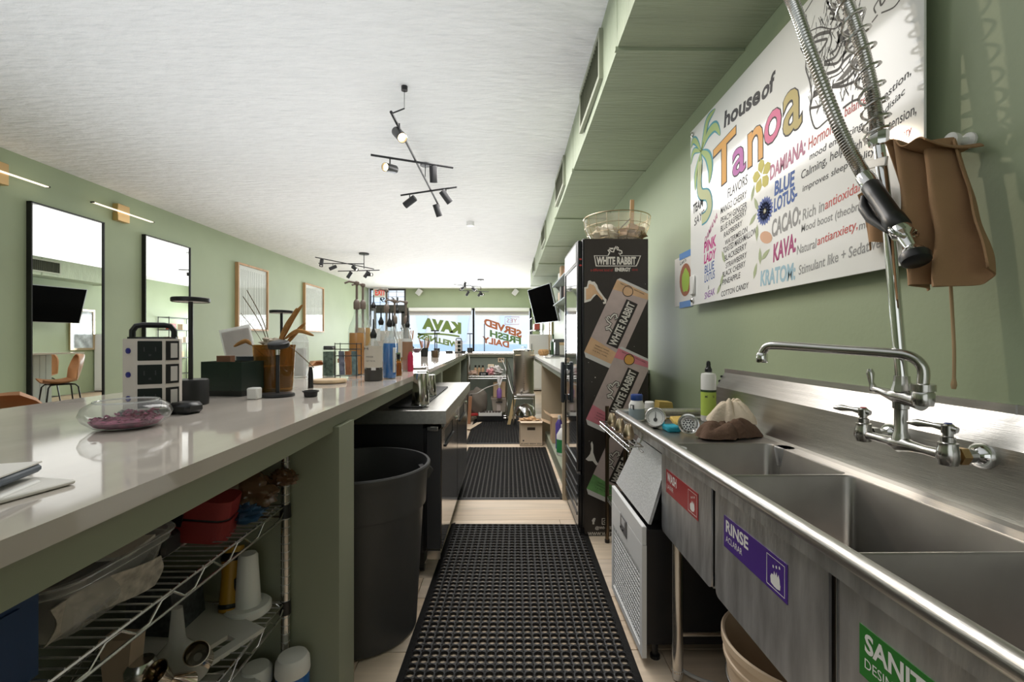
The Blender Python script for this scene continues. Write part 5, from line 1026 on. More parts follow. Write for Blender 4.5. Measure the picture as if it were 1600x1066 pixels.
lathe_thing('dark_jar', 'short dark jar beside the pair of lamps on the far bar', 'jar', (-.855, 5.55, ZT), [('jar_body', [(.035, 0), (.037, .07), (.03, .085)], mat('brown_jar', (.07, .04, .02), .3))])
gv = thing('grass_bundle', 'bundle of dried grass in a clear vase at the far left of the bar', 'vase', (-1.43, 6.9, ZT))
MB().lathe([(.03, 0), (.035, .12)], (-1.43, 6.9, ZT), 16, None, True, False).build('vase_glass', PLAST, gv)
for k in range(8): MB().tube([(-1.43, 6.9, ZT+.01), (-1.43+.02*math.cos(k), 6.9+.02*math.sin(k), ZT+.2), (-1.43+.04*math.cos(k), 6.9+.04*math.sin(k), ZT+.36)], [.003, .008, .003], 6).build('grass_stem', PL, gv)
ck = tag(MB().tube(smooth_path([(-.64, 7.5, 1.07), (-.61, 7.58, 1.02), (-.60, 7.55, .90), (-.62, 7.6, .78), (-.58, 7.62, .70)], 6), .008, 6).build('white_cable', WHITE), 'white cable hanging off the far end of the bar', 'cable')
tag(MB().box(-1.02, -.90, 7.74, 7.88, ZT, ZT+.03, .004).build('dark_tray', BLACK), 'low dark tray left of the distant charging tower', 'tray')
# ================================================================ AISLE: mats, can, cooler
def mat_mesh(nx, ny, p, th, hole):
    """perforated rubber: square cells with round holes and small diamond holes at the corners"""
    c = p/2; k = c*.22; outer = []
    for sx, sy in ((1, 0), (1, 1), (0, 1), (-1, 1), (-1, 0), (-1, -1), (0, -1), (1, -1)):
        if sx and sy: 
            a = (sx*c, sy*(c-k)); b = (sx*(c-k), sy*c)
            outer += [a, b] if sx*sy > 0 else [b, a]
        else: outer.append((sx*c, sy*c))
    outer.sort(key=lambda q: math.atan2(q[1], q[0])); m = len(outer)
    inner = [(hole*math.cos(math.atan2(y, x)), hole*math.sin(math.atan2(y, x))) for x, y in outer]
    V = []; F = []
    for j in range(ny):
        for i in range(nx):
            cx, cy = (i-(nx-1)/2)*p, (j-(ny-1)/2)*p; n = len(V)
            V += [(cx+x, cy+y, th*.86) for x, y in outer] + [(cx+x*1.08, cy+y*1.08, th) for x, y in inner] + [(cx+x, cy+y, th*.8) for x, y in inner] + [(cx+x, cy+y, 0) for x, y in inner]
            for q in range(m):
                r_ = (q+1) % m
                F += [(n+q, n+r_, n+m+r_, n+m+q), (n+m+q, n+m+r_, n+2*m+r_, n+2*m+q), (n+2*m+q, n+2*m+r_, n+3*m+r_, n+3*m+q)]
    return V, F
def floor_mat(loc, rz, lab, first=None):
    if first is not None: return dup(first, loc, rz, lab)
    t = thing('rubber_mat', lab, 'mat', (0,0,0), 'black perforated rubber mats')
    nx, ny, p, th = 23, 46, .0376, .012
    mb = MB(); mb.add(*mat_mesh(nx, ny, p, th, .0148)); mb.build('perforated_sheet', RUBBER, t)
    hx, hy, w = nx*p/2, ny*p/2, .028
    e = MB()
    for sgn in (1, -1):
        e.prism([(sgn*hx, 0), (sgn*hx, th*.86), (sgn*(hx+w), .002), (sgn*(hx+w), 0)], 'y', -hy-w, hy+w)
        e.prism([(sgn*hy, 0), (sgn*hy, th*.86), (sgn*(hy+w), .002), (sgn*(hy+w), 0)], 'x', -hx, hx)
    e.build('bevelled_border', RUBBER, t, smooth=False)
    t.location = loc; t.rotation_euler = (0, 0, rz); return t
m1 = floor_mat((.064, 2.26, 0), R(-1.3), 'nearest black perforated rubber mat in front of the trash can and ice machine')
floor_mat((.012, 4.53, 0), R(-.4), 'middle black perforated rubber mat beside the undercounter cooler', m1)
floor_mat((-.04, 6.50, 0), R(.4), 'farthest black rubber mat running up to the wire shelf and carton', m1)
tc = thing('trash_can', 'large round dark grey plastic trash can under the bar beside the cooler', 'trash can', (-.64, 2.04, 0))
cz = (-.64, 2.04, 0)
MB().lathe([(.225, .0), (.238, .008), (.268, .545), (.280, .55), (.288, .70), (.298, .703), (.300, .722), (.296, .728), (.286, .727), (.278, .70), (.262, .55), (.232, .02), (.0001, .018)], cz, 64, None, True, False).build('can_body', CHAR, tc)
T = MB(); T.T = Matrix.Translation((-.375, 2.145, .655)) @ Matrix.Rotation(R(22), 4, 'Z')
T.prism([(-.03, -.025), (.008, -.02), (.03, .015), (.012, .035), (-.03, .03)], 'y', -.03, .03); T.build('handle', CHAR, tc, smooth=False)
uc = thing('undercounter_cooler', 'black undercounter cooler with steel worktop and two steel doors under the bar', 'cooler', (-.7, 3.25, 0))
MB().box(-1.0, -.445, 2.455, 4.06, .13, .822).build('cabinet', mat('cooler_black', (.022, .022, .024), .4, bump=(160, .1)), uc, smooth=False)
MB().box(-1.0, -.318, 2.43, 4.085, .826, .900, .003).box(-1.0, -.985, 2.43, 4.085, .9, .96).build('worktop', STEEL, uc, smooth=False)
MB().box(-.98, -.44, 2.47, 4.05, .06, .13).build('compressor_base', BLACK, uc, smooth=False)
DOOR = mat('steel_door', (.52, .49, .46), .12, metal=1, bump=(60, .03), stretch=(1, 1, 12))
for a, b in ((2.46, 3.25), (3.265, 4.055)):
    dr = MB().box(-.428, -.350, a, b, .145, .795, .004).build('door', mat('door_edge_grey', (.05, .05, .055), .4), uc, smooth=False)
    MB().box(-.350, -.344, a+.002, b-.002, .147, .68).box(-.350, -.344, a+.002, a+.12, .68, .793).box(-.350, -.344, b-.28, b-.002, .68, .793).box(-.350, -.344, a+.12, b-.28, .765, .793).build('door_skin', DOOR, dr, smooth=False)
    MB().add([(-.349, a+.12, .68), (-.349, b-.28, .68), (-.37, b-.28, .765), (-.37, a+.12, .765)], [(0,1,2,3)]).box(-.347, -.335, a+.12, b-.28, .672, .684).build('recessed_handle', BLACKM, dr, smooth=False)
    MB().lathe([(.014, 0), (.016, .003), (.012, .008)], (-.344, b-.08, .735), 14, (1,0,0)).build('lock', CHROME, dr)
MB().box(-.445, -.428, 2.46, 4.055, .14, .80).build('door_gasket', BLACK, uc, smooth=False)
MB().cbox((-.392, 2.448, .80), (.06, .02, .025), b=.003).cyl((-.40, 2.46, .80), (-.40, 2.44, .80), .010).box(-.42, -.35, 2.445, 2.462, .10, .145).build('hinge', CHROMED, uc)
MB().box(-.35, -.33, 2.47, 4.05, .802, .824, .002).build('front_rail', CHROMED, uc, smooth=False)
for y in (2.53, 3.98):
    for x in (-.46, -.94):
        cs_ = MB().cyl((x-.012, y, .032), (x+.012, y, .032), .032, 18).build('caster', BLACK, uc); MB().box(x-.018, x+.018, y-.02, y+.02, .045, .07).build('caster_fork', CHROMED, cs_, smooth=False)
bmx = tag(MB().box(-.64, -.455, 2.50, 3.60, .9005, .912, .002).build('bar_mat', RUBBER, smooth=False), 'black rubber bar mat on the cooler worktop under the shakers', 'bar mat')
def shaker(loc, lab, r0, r1, h, first=None):
    t = thing('shaker_tin', lab, 'shaker', loc, 'steel shaker tins on the bar mat')
    MB().lathe([(r0, 0), (r0+.001, .003), (r1+.002, h-.004), (r1, h), (.0001, h)], loc, 32, None, False, False).build('tin_body', mat('shaker_steel', (.50, .47, .41), .14, metal=1), t)
    MB().lathe([(r0+.0012, 0), (r0+.003, .001), (r0+.0025, .005)], loc, 32, None, False, False).build('rolled_edge', CHROME, t); return t
shaker((-.480, 2.57, .912), 'largest steel shaker tin upside down nearest the camera on the bar mat', .048, .036, .178)
shaker((-.515, 2.83, .912), 'second steel shaker tin upside down partly hidden by the largest one', .045, .033, .172)
shaker((-.500, 3.02, .912), 'shortest steel shaker tin at the right behind the others', .042, .031, .135)
tag(MB().lathe([(.012, 0), (.018, .02), (.012, .035)], (-.47, 2.76, .912), 14).build('steel_stopper', CHROMED), 'small steel cap on the bar mat right of the shakers', 'cap')

# ================================================================ UNDER THE BAR: wire shelving and its contents
ws = thing('wire_shelving', 'chrome wire shelving unit under the near end of the bar', 'shelf', (-.85, .9, 0))
PX0, PX1, PY0, PY1 = -1.06, -.675, .40, 1.405
SHZ = (.765, .470, .160)
for x in (PX0, PX1):
    for y in (PY0, PY1):
        p = MB().cyl((x, y, .015), (x, y, .97), .0125, 14).build('post', CHROMED, ws)
        rg_ = MB()
        for k in range(36): rg_.lathe([(.0128, 0), (.0134, .001), (.0128, .002)], (x, y, .05+.025*k), 10, None, False, False)
        rg_.build('post_grooves', STEELD, p, kind='stuff'); MB().lathe([(.016, 0), (.013, .018)], (x, y, 0), 10).build('foot', BLACK, p)
for z in SHZ:
    sh = MB()
    for x in (PX0, PX1):
        for dz in (0, -.034): sh.cyl((x, PY0, z+dz), (x, PY1, z+dz), .0034, 6)
        zz = []
        for k in range(33): zz.append((x, PY0 + (PY1-PY0)*k/32, z - (.030 if (k//2) % 2 else .004)))
        sh.tube(zz, .0026, 6)
    for y in (PY0, PY1):
        for dz in (0, -.034): sh.cyl((PX0, y, z+dz), (PX1, y, z+dz), .0034, 6)
        sh.tube([(PX0 + (PX1-PX0)*k/13, y, z - (.030 if k % 2 else .004)) for k in range(14)], .0026, 6)
    sh.build('shelf_frame', CHROMED, ws)
    wr_ = MB()
    for k in range(41): wr_.cyl((PX0, PY0 + (PY1-PY0)*(k+.5)/41, z+.003), (PX1, PY0 + (PY1-PY0)*(k+.5)/41, z+.003), .0020, 5)
    for x in (-.93, -.80): wr_.cyl((x, PY0, z), (x, PY1, z), .003, 6)
    wr_.build('shelf_wires', STEELD, ws, kind='stuff')
    for x in (PX0, PX1):
        for y in (PY0, PY1): MB().lathe([(.017, -.02), (.015, .02)], (x, y, z-.015), 12).build('collar', BLACK, ws)
Z1, Z2, Z3 = SHZ[0]+.0055, SHZ[1]+.0055, SHZ[2]+.0055
bx = thing('blue_crate', 'dark blue plastic crate at the left end of the upper wire shelf', 'crate', (-.87, .56, Z1))
BLD = mat('dark_blue_plastic', (.012, .045, .13), .45)
MB().box(-1.02, -.692, .43, .690, Z1, Z1+.165, .006).build('crate_body', BLD, bx); MB().box(-.694, -.688, .46, .655, Z1+.02, Z1+.12).box(-1.03, -.684, .422, .696, Z1+.150, Z1+.168).box(-.99, -.73, .689, .693, Z1+.02, Z1+.13).build('crate_ribs', BLD, bx, smooth=False)
to = thing('plastic_tote', 'clear plastic tote of papers on the upper wire shelf beside the blue crate', 'tote', (-.84, .86, Z1))
def tote_loop(g, r, z): return [(x, y, z) for x, y in rrect(-1.03+g, -.690-g, .705+g, 1.0-g, r, 6)]
Ls = [tote_loop(.045, .05, Z1), tote_loop(.03, .055, Z1+.02), tote_loop(.012, .06, Z1+.090), tote_loop(.004, .062, Z1+.094), tote_loop(.0, .065, Z1+.108), tote_loop(.008, .06, Z1+.110)]
n = len(Ls[0]); mb = MB(); mb.add([p for l in Ls for p in l], [(i*n+k, i*n+(k+1) % n, (i+1)*n+(k+1) % n, (i+1)*n+k) for i in range(len(Ls)-1) for k in range(n)] + [tuple(range(n-1, -1, -1))])
mb.build('tote_body', PLAST, to)
for g, z in ((.0, .108), (.006, .093)): MB().tube(tote_loop(g, .06, Z1+z), .0022, 6, True).build('tote_rim', glass('rim_glass', (.9, .92, .92), 0, 1.7, diff=.3), to)
tag(MB().grid(lambda u, v: (-.735 + .022*u + .02*v, .735 + .20*u + .012*math.sin(4*v), Z1+.010 + .065*v + .008*math.sin(5*u)), 10, 8, .002).build('printed_receipt', mat('printed_paper', (.46, .42, .37), .8, var=(60, .3))), 'crumpled printed receipt sheet pressed against the side of the clear tote', 'paper')
pkg = tag(MB().cbox((-.86, .84, Z1+.052), (.20, .19, .07), rz=.1, b=.004).build('grey_package', mat('grey_packet', (.16, .155, .15), .6)), 'grey flat package lying inside the clear tote', 'package')
tag(MB().cbox((-.78, .90, Z1+.093), (.12, .10, .006), rz=.2).build('white_packet', PAPER), 'white paper packet on top of the things in the clear tote', 'packet')
rdb = thing('red_case', 'red zipped hard case on the upper wire shelf', 'case', (-.80, 1.17, Z1))
REDP = mat('red_fabric', (.24, .015, .015), .6, bump=(200, .1))
T = MB(); T.T = Matrix.Translation((-.80, 1.19, Z1+.052)) @ Matrix.Rotation(R(14), 4, 'Z') @ Matrix.Rotation(R(10), 4, 'Y')
T.prism(rrect(-.12, .09, -.06, .06, .03, 5), 'z', -.05, .002).prism(rrect(-.118, .088, -.058, .058, .03, 5), 'z', .008, .052).build('case_shell', REDP, rdb)
T2 = MB(); T2.T = T.T.copy(); T2.prism(rrect(-.116, .086, -.056, .056, .03, 5), 'z', .002, .008).box(-.05, -.01, -.064, -.058, -.01, .02).build('case_zip', BLACK, rdb)
BRB = glass('brown_film', (.42, .30, .20), .12, diff=.6)
tag(MB().blob((-.755, 1.33, Z1+.058), (.085, .06, .058), 31, .13, 40, 24, 3.5).blob((-.665, 1.375, Z1+.088), (.040, .022, .026), 32, .16, 28, 16, 5).blob((-.80, 1.27, Z1+.085), (.06, .05, .06), 33, .14, 30, 18, 4).build('brown_plastic_bag', mat('brown_bag', (.12, .062, .03), .22, coat=.4), ang=50), 'crumpled glossy brown plastic bag at the far end of the upper wire shelf', 'bag')
tag(MB().blob((-.73, 1.27, Z1+.022), (.055, .05, .02), 34, .3, 26, 16, 5).build('blue_pack', mat('blue_foil', (.06, .13, .24), .3, var=(20, .6))), 'small blue foil pack in front of the brown plastic bag', 'pack')
tag(MB().box(-1.0, -.78, 1.05, 1.11, Z1, Z1+.05, .008).build('black_tool', BLACK), 'black tool roll lying left of the red case', 'tool')
# second shelf
fl_ = thing('yellow_torch', 'yellow and black hand torch standing tilted on the lower wire shelf', 'torch', (-.80, 1.35, Z2))
a_, b_ = Vector((-.800, 1.325, Z2+.012)), Vector((-.812, 1.372, Z2+.165)); dd = b_-a_
YEL = mat('torch_yellow', (.50, .26, .015), .4)
MB().lathe([(.020, 0), (.026, .004), (.026, .10), (.030, .125), (.030, .14)], a_, 24, dd).build('torch_barrel', YEL, fl_)
MB().lathe([(.0265, .012), (.0275, .014), (.0275, .022), (.0265, .024)], a_, 24, dd, False, False).lathe([(.031, .138), (.033, .142), (.033, .156), (.030, .160)], a_, 24, dd).cbox(a_ + dd.normalized()*.075 + Vector((.026, -.012, .004)), (.012, .014, .034)).build('black_bands', BLACK, fl_)
MB().lathe([(.029, .158), (.026, .176)], a_, 24, dd).build('torch_head', YEL, fl_)
cu = lathe_thing('white_tamper', 'white plastic tapered cylinder on a round flange on the lower wire shelf', 'tamper', (-.755, 1.345, Z2), [('flange', [(.058, 0), (.062, .004), (.062, .020), (.056, .026)], WHITE), ('tapered_tube', [(.036, .026), (.034, .03), (.026, .165), (.022, .172), (.0001, .172)], WHITE)], seg=30)
cbd = thing('cutting_board', 'pale grey plastic cutting board with a hand slot lying on the lower wire shelf', 'cutting board', (-.85, 1.18, Z2))
T = MB(); T.T = Matrix.Translation((-.835, 1.215, Z2+.012)) @ Matrix.Rotation(R(-24), 4, 'Z') @ Matrix.Rotation(R(4), 4, 'Y')
PB_ = mat('board_grey', (.55, .54, .51), .5)
T.box(-.16, .085, -.11, .11, -.006, .006).box(.085, .115, -.11, -.045, -.006, .006).box(.085, .115, .045, .11, -.006, .006).box(.115, .14, -.11, .11, -.006, .006); T.build('board', PB_, cbd, smooth=False)
fu = lathe_thing('white_funnel', 'white plastic funnel standing upside down on the lower wire shelf', 'funnel', (-.775, 1.085, Z2), [('funnel_cone', [(.060, 0), (.064, .003), (.062, .010), (.055, .045), (.020, .085), (.017, .095), (.011, .165), (.009, .165)], MILK)], seg=30)
jr = thing('glass_shaker_jar', 'ribbed glass jar with steel lid on the lower wire shelf', 'jar', (-.80, 1.01, Z2))
MB().lathe([(.028, 0), (.030, .004), (.031, .055), (.026, .066)], (-.80, 1.01, Z2), 20).build('jar_glass', mat('jar_dark_glass', (.10, .09, .08), .1, coat=1), jr)
MB().lathe([(.030, .064), (.031, .068), (.031, .082), (.024, .094), (.0001, .097)], (-.80, 1.01, Z2), 20).build('jar_lid', CHROMED, jr)
JG = mat('jigger_steel', (.60, .52, .42), .12, metal=1)
def jigger(loc, rx, rz, lab):
    t = thing('jigger', lab, 'jigger', (0,0,0), 'steel jiggers on the lower wire shelf')
    MB().lathe([(.030, -.05), (.028, -.05), (.009, 0), (.0085, .002), (.024, .045), (.026, .045), (.011, .002), (.0105, -.002), (.030, -.05)], (0,0,0), 28, None, False, False).build('jigger_body', JG, t)
    t.location = loc; t.rotation_euler = (rx, 0, rz); return t
jigger((-.720, 1.075, Z2+.055), R(50), R(30), 'steel double jigger tilted, farther of two, before the funnel')
jigger((-.735, 1.005, Z2+.055), R(40), R(-20), 'steel double jigger tilted, nearest to the camera by the glass jar')
tag(MB().prism([(-.86, Z2), (-.82, Z2), (-.805, Z2+.15), (-.875, Z2+.15)], 'y', .99, 1.03).build('paper_cone', mat('tan_paper', (.40, .30, .22), .8)), 'tan paper filter standing behind the glass jar', 'filter')
tag(MB().prism([(-1.0, Z2), (-.86, Z2), (-.875, Z2+.14), (-.985, Z2+.14)], 'y', 1.20, 1.32).build('mesh_basket', mat('dark_mesh', (.06, .065, .07), .4, var=(80, .5))), 'dark wire mesh basket at the back of the lower wire shelf', 'basket')
# bottom shelf and floor
lathe_thing('white_bucket', 'white round lidded tub on the bottom wire shelf', 'tub', (-.795, 1.25, Z3), [('tub_body', [(.085, 0), (.105, .10), (.108, .115)], WHITE), ('tub_lid', [(.109, .108), (.113, .112), (.113, .128), (.100, .140), (.0001, .145)], mat('lid_grey_white', (.60, .60, .58), .4))], seg=36)
tag(MB().box(-1.04, -.915, 1.22, 1.39, Z3, Z3+.17, .003).build('brown_carton', CARD), 'brown carton at the back of the bottom wire shelf', 'carton')
wp = lathe_thing('wipes_canister', 'blue disinfectant wipes canister with white cap on the bottom wire shelf edge', 'canister', (-.632, 1.36, .0), [('canister_body', [(.042, .0), (.046, .004), (.046, .295)], mat('wipes_blue', (.015, .13, .42), .35)), ('canister_cap', [(.048, .29), (.049, .294), (.047, .325), (.040, .338), (.0001, .342)], WHITE)], seg=30)
wp['label'] = 'tall blue wipes canister with white cap on the floor beside the bar partition'
poly(mat('label_red', (.5, .02, .03), .4), wp, [(-.632+.0468*math.sin(a), 1.36-.0468*math.cos(a), z) for a, z in ((.35,.235),(.75,.235),(.75,.275),(.35,.275))], 'red_emblem')
lettering('SANI', WHITEINK, wp, (-.632+.0472*math.sin(.4), 1.36-.0472*math.cos(.4), .243), (.85,.5,0), (0,0,1), .018, .018)
lathe_thing('spare_canister', 'second white-capped canister behind the wipes on the floor', 'canister', (-.735, 1.350, .0), [('canister_body', [(.04, .0), (.043, .004), (.043, .27)], BLD), ('canister_cap', [(.044, .265), (.044, .30), (.036, .312), (.0001, .314)], WHITE)])

# ================================================================ BACK OF THE AISLE
sc = thing('side_counter', 'white-topped side counter on beige panels along the right wall beyond the fridge', 'counter', (.8, 5.5, 0))
MB().box(.445, XR-.002, 3.62, 7.62, 1.01, 1.04).build('counter_top', mat('counter_white', (.76, .76, .74), .25), sc, smooth=False)
BEI = mat('beige_panel', (.46, .38, .27), .55)
for y in (3.625, 5.74): MB().box(.455, XR-.01, y, y+.035, 0, 1.01).build('partition', BEI, sc, smooth=False)
MB().box(.46, .48, 3.66, 7.62, .96, 1.01).build('front_rail', GREEN_BAR, sc, smooth=False)
MB().box(.50, XR-.01, 3.66, 5.74, .10, .13).build('low_shelf', GREEN_BAR, sc, smooth=False)
MB().box(.50, .515, 3.66, 5.74, 0, .10).build('kick_board', GREEN_BAR, sc, smooth=False)
bsf = thing('back_wire_shelf', 'two-tier chrome wire shelf of supplies against the green panel at the back', 'shelf', (-.3, 7.4, 0))
for x in (-.60, .02):
    for y in (7.22, 7.62): MB().cyl((x, y, 0), (x, y, .98), .012, 8).build('post', CHROMED, bsf)
for z in (.71, .085):
    mb = MB()
    for y in (7.22, 7.62):
        for dz in (0, -.035): mb.cyl((-.6, y, z+dz), (.02, y, z+dz), .005, 6)
        mb.tube([(-.6+.62*k/16, y, z-.033*(k % 2)) for k in range(17)], .004, 6)
    for x in (-.6, .02): mb.cyl((x, 7.22, z), (x, 7.62, z), .005, 6)
    for k in range(16): mb.cyl((-.6+.62*k/15, 7.22, z), (-.6+.62*k/15, 7.62, z), .0028, 5)
    mb.build('wire_shelf', CHROMED, bsf, kind='stuff')
def bxt(nm, lab, cat, c, d, m, rz=0, b=.004): return tag(MB().cbox(c, d, rz=rz, b=b).build(nm, m), lab, cat)
for x, l in ((-.49, 'left brown bottle with black cap on the upper back shelf'), (-.43, 'middle brown bottle with black cap on the upper back shelf'), (-.37, 'right brown bottle with black cap on the upper back shelf')):
    lathe_thing('small_bottle', l, 'bottle', (x, 7.42, .715), [('bottle_body', [(.024, 0), (.026, .10), (.012, .125)], mat('tan_bottle', (.42, .27, .15), .4)), ('bottle_cap', [(.014, .125), (.014, .16)], BLACK)], 'bottles on the back shelf', 12)
bxt('pale_box', 'pale cream box on the upper back shelf behind the bags', 'box', (-.24, 7.48, .80), (.10, .08, .17), CARDL)
bp_ = bxt('black_box', 'small black box with white lettering at the front of the upper back shelf', 'box', (-.35, 7.27, .745), (.14, .07, .06), BLACK, .1)
lettering('BAR', WHITEINK, bp_, (-.39, 7.226, .735), (1,.1,0), (0,0,1), .022, .075)
tag(MB().blob((-.16, 7.36, .785), (.11, .10, .075), 41, .3, 26, 16, 4).build('clear_bag', mat('pale_film', (.62, .58, .56), .25, coat=.3, var=(14, .15)), ang=60), 'crumpled clear plastic bag on the upper back shelf', 'bag')
tag(MB().blob((-.235, 7.30, .765), (.075, .05, .05), 42, .3, 24, 14, 4).build('pink_bag', mat('pink_film', (.66, .30, .32), .35)), 'crumpled pink plastic bag beside the clear one on the back shelf', 'bag')
tag(MB().blob((-.52, 7.30, .755), (.06, .05, .04), 43, .3, 20, 12, 4).build('tan_bag', mat('tan_film', (.50, .34, .26), .5)), 'crumpled tan bag at the left of the upper back shelf', 'bag')
pbx = tag(MB().box(-.20, .0, 7.30, 7.305, .36, .60).box(-.20, .0, 7.50, 7.505, .36, .60).box(-.20, -.195, 7.3, 7.505, .36, .60).box(-.005, .0, 7.3, 7.505, .36, .60).box(-.2, 0, 7.3, 7.505, .36, .365).build('open_carton', CARD, smooth=False), 'open brown carton standing on the grey bin below the upper back shelf', 'carton')
gb = thing('grey_bin', 'taupe plastic bin holding a brown carton under the back wire shelf', 'bin', (-.10, 7.38, .13))
MB().prism([(-.20, .135), (-.01, .135), (.015, .355), (-.225, .355)], 'y', 7.26, 7.54).box(-.235, .025, 7.25, 7.55, .335, .358).build('bin_body', mat('taupe_bin', (.33, .28, .23), .5), gb, smooth=False)
MB().box(-.155, -.05, 7.252, 7.258, .285, .305).build('bin_grip', CHAR, gb, smooth=False)
poly(mat('bin_label', (.60, .50, .46), .6), gb, [(-.14, 7.257, .16), (-.08, 7.257, .16), (-.08, 7.257, .26), (-.14, 7.257, .26)], 'bin_label')
sp2 = thing('spray_bottle', 'purple cleaner spray bottle hanging with a clear bag under the back shelf', 'bottle', (-.105, 7.18, .375))
MB().lathe([(.035, 0), (.04, .005), (.04, .12), (.02, .155), (.012, .165)], (-.10, 7.185, .37), 16).build('bottle_body', mat('purple_liquid', (.22, .11, .34), .25), sp2)
MB().lathe([(.014, .163), (.014, .19), (.02, .20), (.012, .24)], (-.10, 7.185, .37), 12).build('trigger_head', WHITE, sp2)
tag(MB().grid(lambda u, v: (-.14+.10*u*(1-.6*v)+.02*v, 7.19+.012*math.sin(9*u+3*v), .70 - .13*v), 10, 10, .002).build('hanging_bag', mat('film_white', (.72, .70, .70), .25), ang=60), 'clear plastic bag hanging over the purple spray bottle', 'bag')
tag(MB().blob((-.46, 7.26, .30), (.17, .13, .22), 51, .08, 26, 18, 2).build('grey_sack', mat('grey_sack', (.17, .145, .12), .85, bump=(40, .3))), 'slumped grey brown sack under the left of the back shelf', 'sack')
ct_ = thing('crate_tray', 'white tray of small dark jars on the lowest back shelf', 'tray', (-.22, 7.24, .09))
MB().box(-.42, -.06, 7.10, 7.30, .10, .11).box(-.42, -.06, 7.10, 7.11, .11, .15).box(-.42, -.06, 7.29, 7.30, .11, .15).box(-.42, -.41, 7.11, 7.29, .11, .15).box(-.07, -.06, 7.11, 7.29, .11, .15).build('tray_body', WHITE, ct_, smooth=False)
for k in range(7): lathe_thing('dark_jar', 'small dark jar standing in the white tray at the back', 'jar', (-.385+.047*k, 7.20, .111), [('jar_body', [(.018, 0), (.018, .05), (.014, .055)], mat('dark_brown_jar', (.07, .05, .045), .4))], 'dark jars in the white tray', 10)
bxt('storage_crate', 'low black drawer box below the white tray at the back', 'box', (-.24, 7.22, .055), (.42, .22, .08), BLACK)
bxt('red_packet', 'red packet at the left of the white tray at the back', 'packet', (-.50, 7.14, .12), (.13, .07, .035), mat('red_packet', (.45, .03, .03), .5), .2)
tag(MB().cbox((-.55, 6.98, .21), (.05, .03, .42), ry=.05, b=.003).build('leaning_board', mat('reddish_wood', (.42, .20, .11), .6)), 'reddish board leaning at the left end of the back shelf', 'board')
tag(MB().prism([(-.50, 6.45), (-.38, 6.95), (-.36, 7.05), (-.44, 7.0), (-.56, 6.5)], 'z', .015, .02).build('cream_sheet', CARDL, smooth=False), 'cream cardboard sheet lying on the floor by the cooler end', 'sheet')
tag(MB().tube(smooth_path([(-.60, 7.3, .42), (-.45, 7.02, .46), (-.30, 7.1, .54), (-.1, 7.16, .60)], 6), .008, 6).build('grey_tube', mat('grey_tube', (.50, .48, .45), .5)), 'pale flexible tube sagging in front of the grey sack', 'tube')
# urn on its stand
us = thing('urn_stand', 'chrome wire stand carrying the steel urn at the back', 'stand', (.33, 7.0, 0))
for x in (.12, .43):
    for y in (6.82, 7.2): MB().cyl((x, y, 0), (x, y, .45), .011, 8).build('post', CHROMED, us)
mb = MB()
for y in (6.82, 7.2):
    for dz in (0, -.035): mb.cyl((.12, y, .44+dz), (.43, y, .44+dz), .005, 6)
    mb.tube([(.12+.31*k/10, y, .44-.033*(k % 2)) for k in range(11)], .004, 6)
for k in range(10): mb.cyl((.12+.31*k/9, 6.82, .441), (.12+.31*k/9, 7.2, .441), .003, 5)
mb.build('wire_shelf', CHROMED, us, kind='stuff')
ur = thing('steel_urn', 'tall steel brewing urn with lid and sight scale on the wire stand', 'urn', (.277, 7.0, .445))
MB().lathe([(.155, 0), (.158, .004), (.158, .66), (.162, .664), (.162, .672)], (.277, 7.0, .447), 40).build('urn_body', mat('urn_steel', (.60, .55, .49), .36, metal=1), ur)
MB().lathe([(.163, .668), (.164, .682), (.12, .690), (.03, .698), (.0001, .70)], (.277, 7.0, .447), 40).tube([(.24, 7.0, 1.145), (.25, 7.0, 1.175), (.305, 7.0, 1.175), (.315, 7.0, 1.145)], .006, 6).build('urn_lid', CHROME, ur)
for sx in (-.09, .135): MB().tube([(.277+sx-.035, 6.852+abs(sx)*.12, 1.05), (.277+sx-.035, 6.82+abs(sx)*.12, 1.055), (.277+sx+.035, 6.82+abs(sx)*.12, 1.055), (.277+sx+.035, 6.852+abs(sx)*.12, 1.05)], .008, 6).build('side_handle', GOLDM, ur)
mb = MB()
for k in range(16): mb.box(.268, .283+(.008 if k % 4 == 0 else 0), 6.838, 6.8415, .52+.027*k, .526+.027*k)
mb.build('scale_marks', INKD, ur, smooth=False)
MB().cyl((.235, 6.86, .50), (.235, 6.79, .50), .014, 10).cyl((.235, 6.80, .50), (.235, 6.80, .46), .010, 10).build('tap', CHROME, ur)
tag(MB().tube(smooth_path([(.03, 7.5, .95), (.08, 7.3, .8), (.10, 7.0, .66), (.14, 6.9, .50)], 6), .007, 6).build('power_cable', BLACK), 'black power cord running from the outlet down to the urn', 'cord')
tag(MB().tube(smooth_path([(-.06, 7.66, .95), (.0, 7.5, .82), (.07, 7.1, .58), (.11, 6.9, .47)], 6), .006, 6).build('power_cable', WHITE), 'white power cord hanging beside the urn', 'cord')
tag(MB().cbox((.325, 6.96, .458), (.22, .24, .02), rz=.05).build('towel', WHITE) if 0 else MB().box(.165, .44, 6.79, 6.83, .447, .475, .004).build('folded_towel', mat('towel_white', (.70, .66, .63), .9)), 'white folded towel along the front of the urn stand', 'towel')
tag(MB().lathe([(.165, 0), (.16, .06), (.12, .13), (.05, .17), (.0001, .18)], (.30, 6.98, .14), 32).build('steel_dome', CHROME), 'shiny upturned steel bowl under the urn stand', 'bowl')
bxt('storage_block', 'low dark crate carrying the upturned steel bowl under the urn', 'crate', (.30, 6.98, .07), (.28, .3, .138), CHAR)
tag(MB().cbox((.09, 6.86, .20), (.05, .012, .40), ry=.22, b=.002).build('splintered_wood', mat('raw_pine', (.60, .44, .22), .8)), 'splintered strip of raw wood leaning by the urn stand', 'wood')
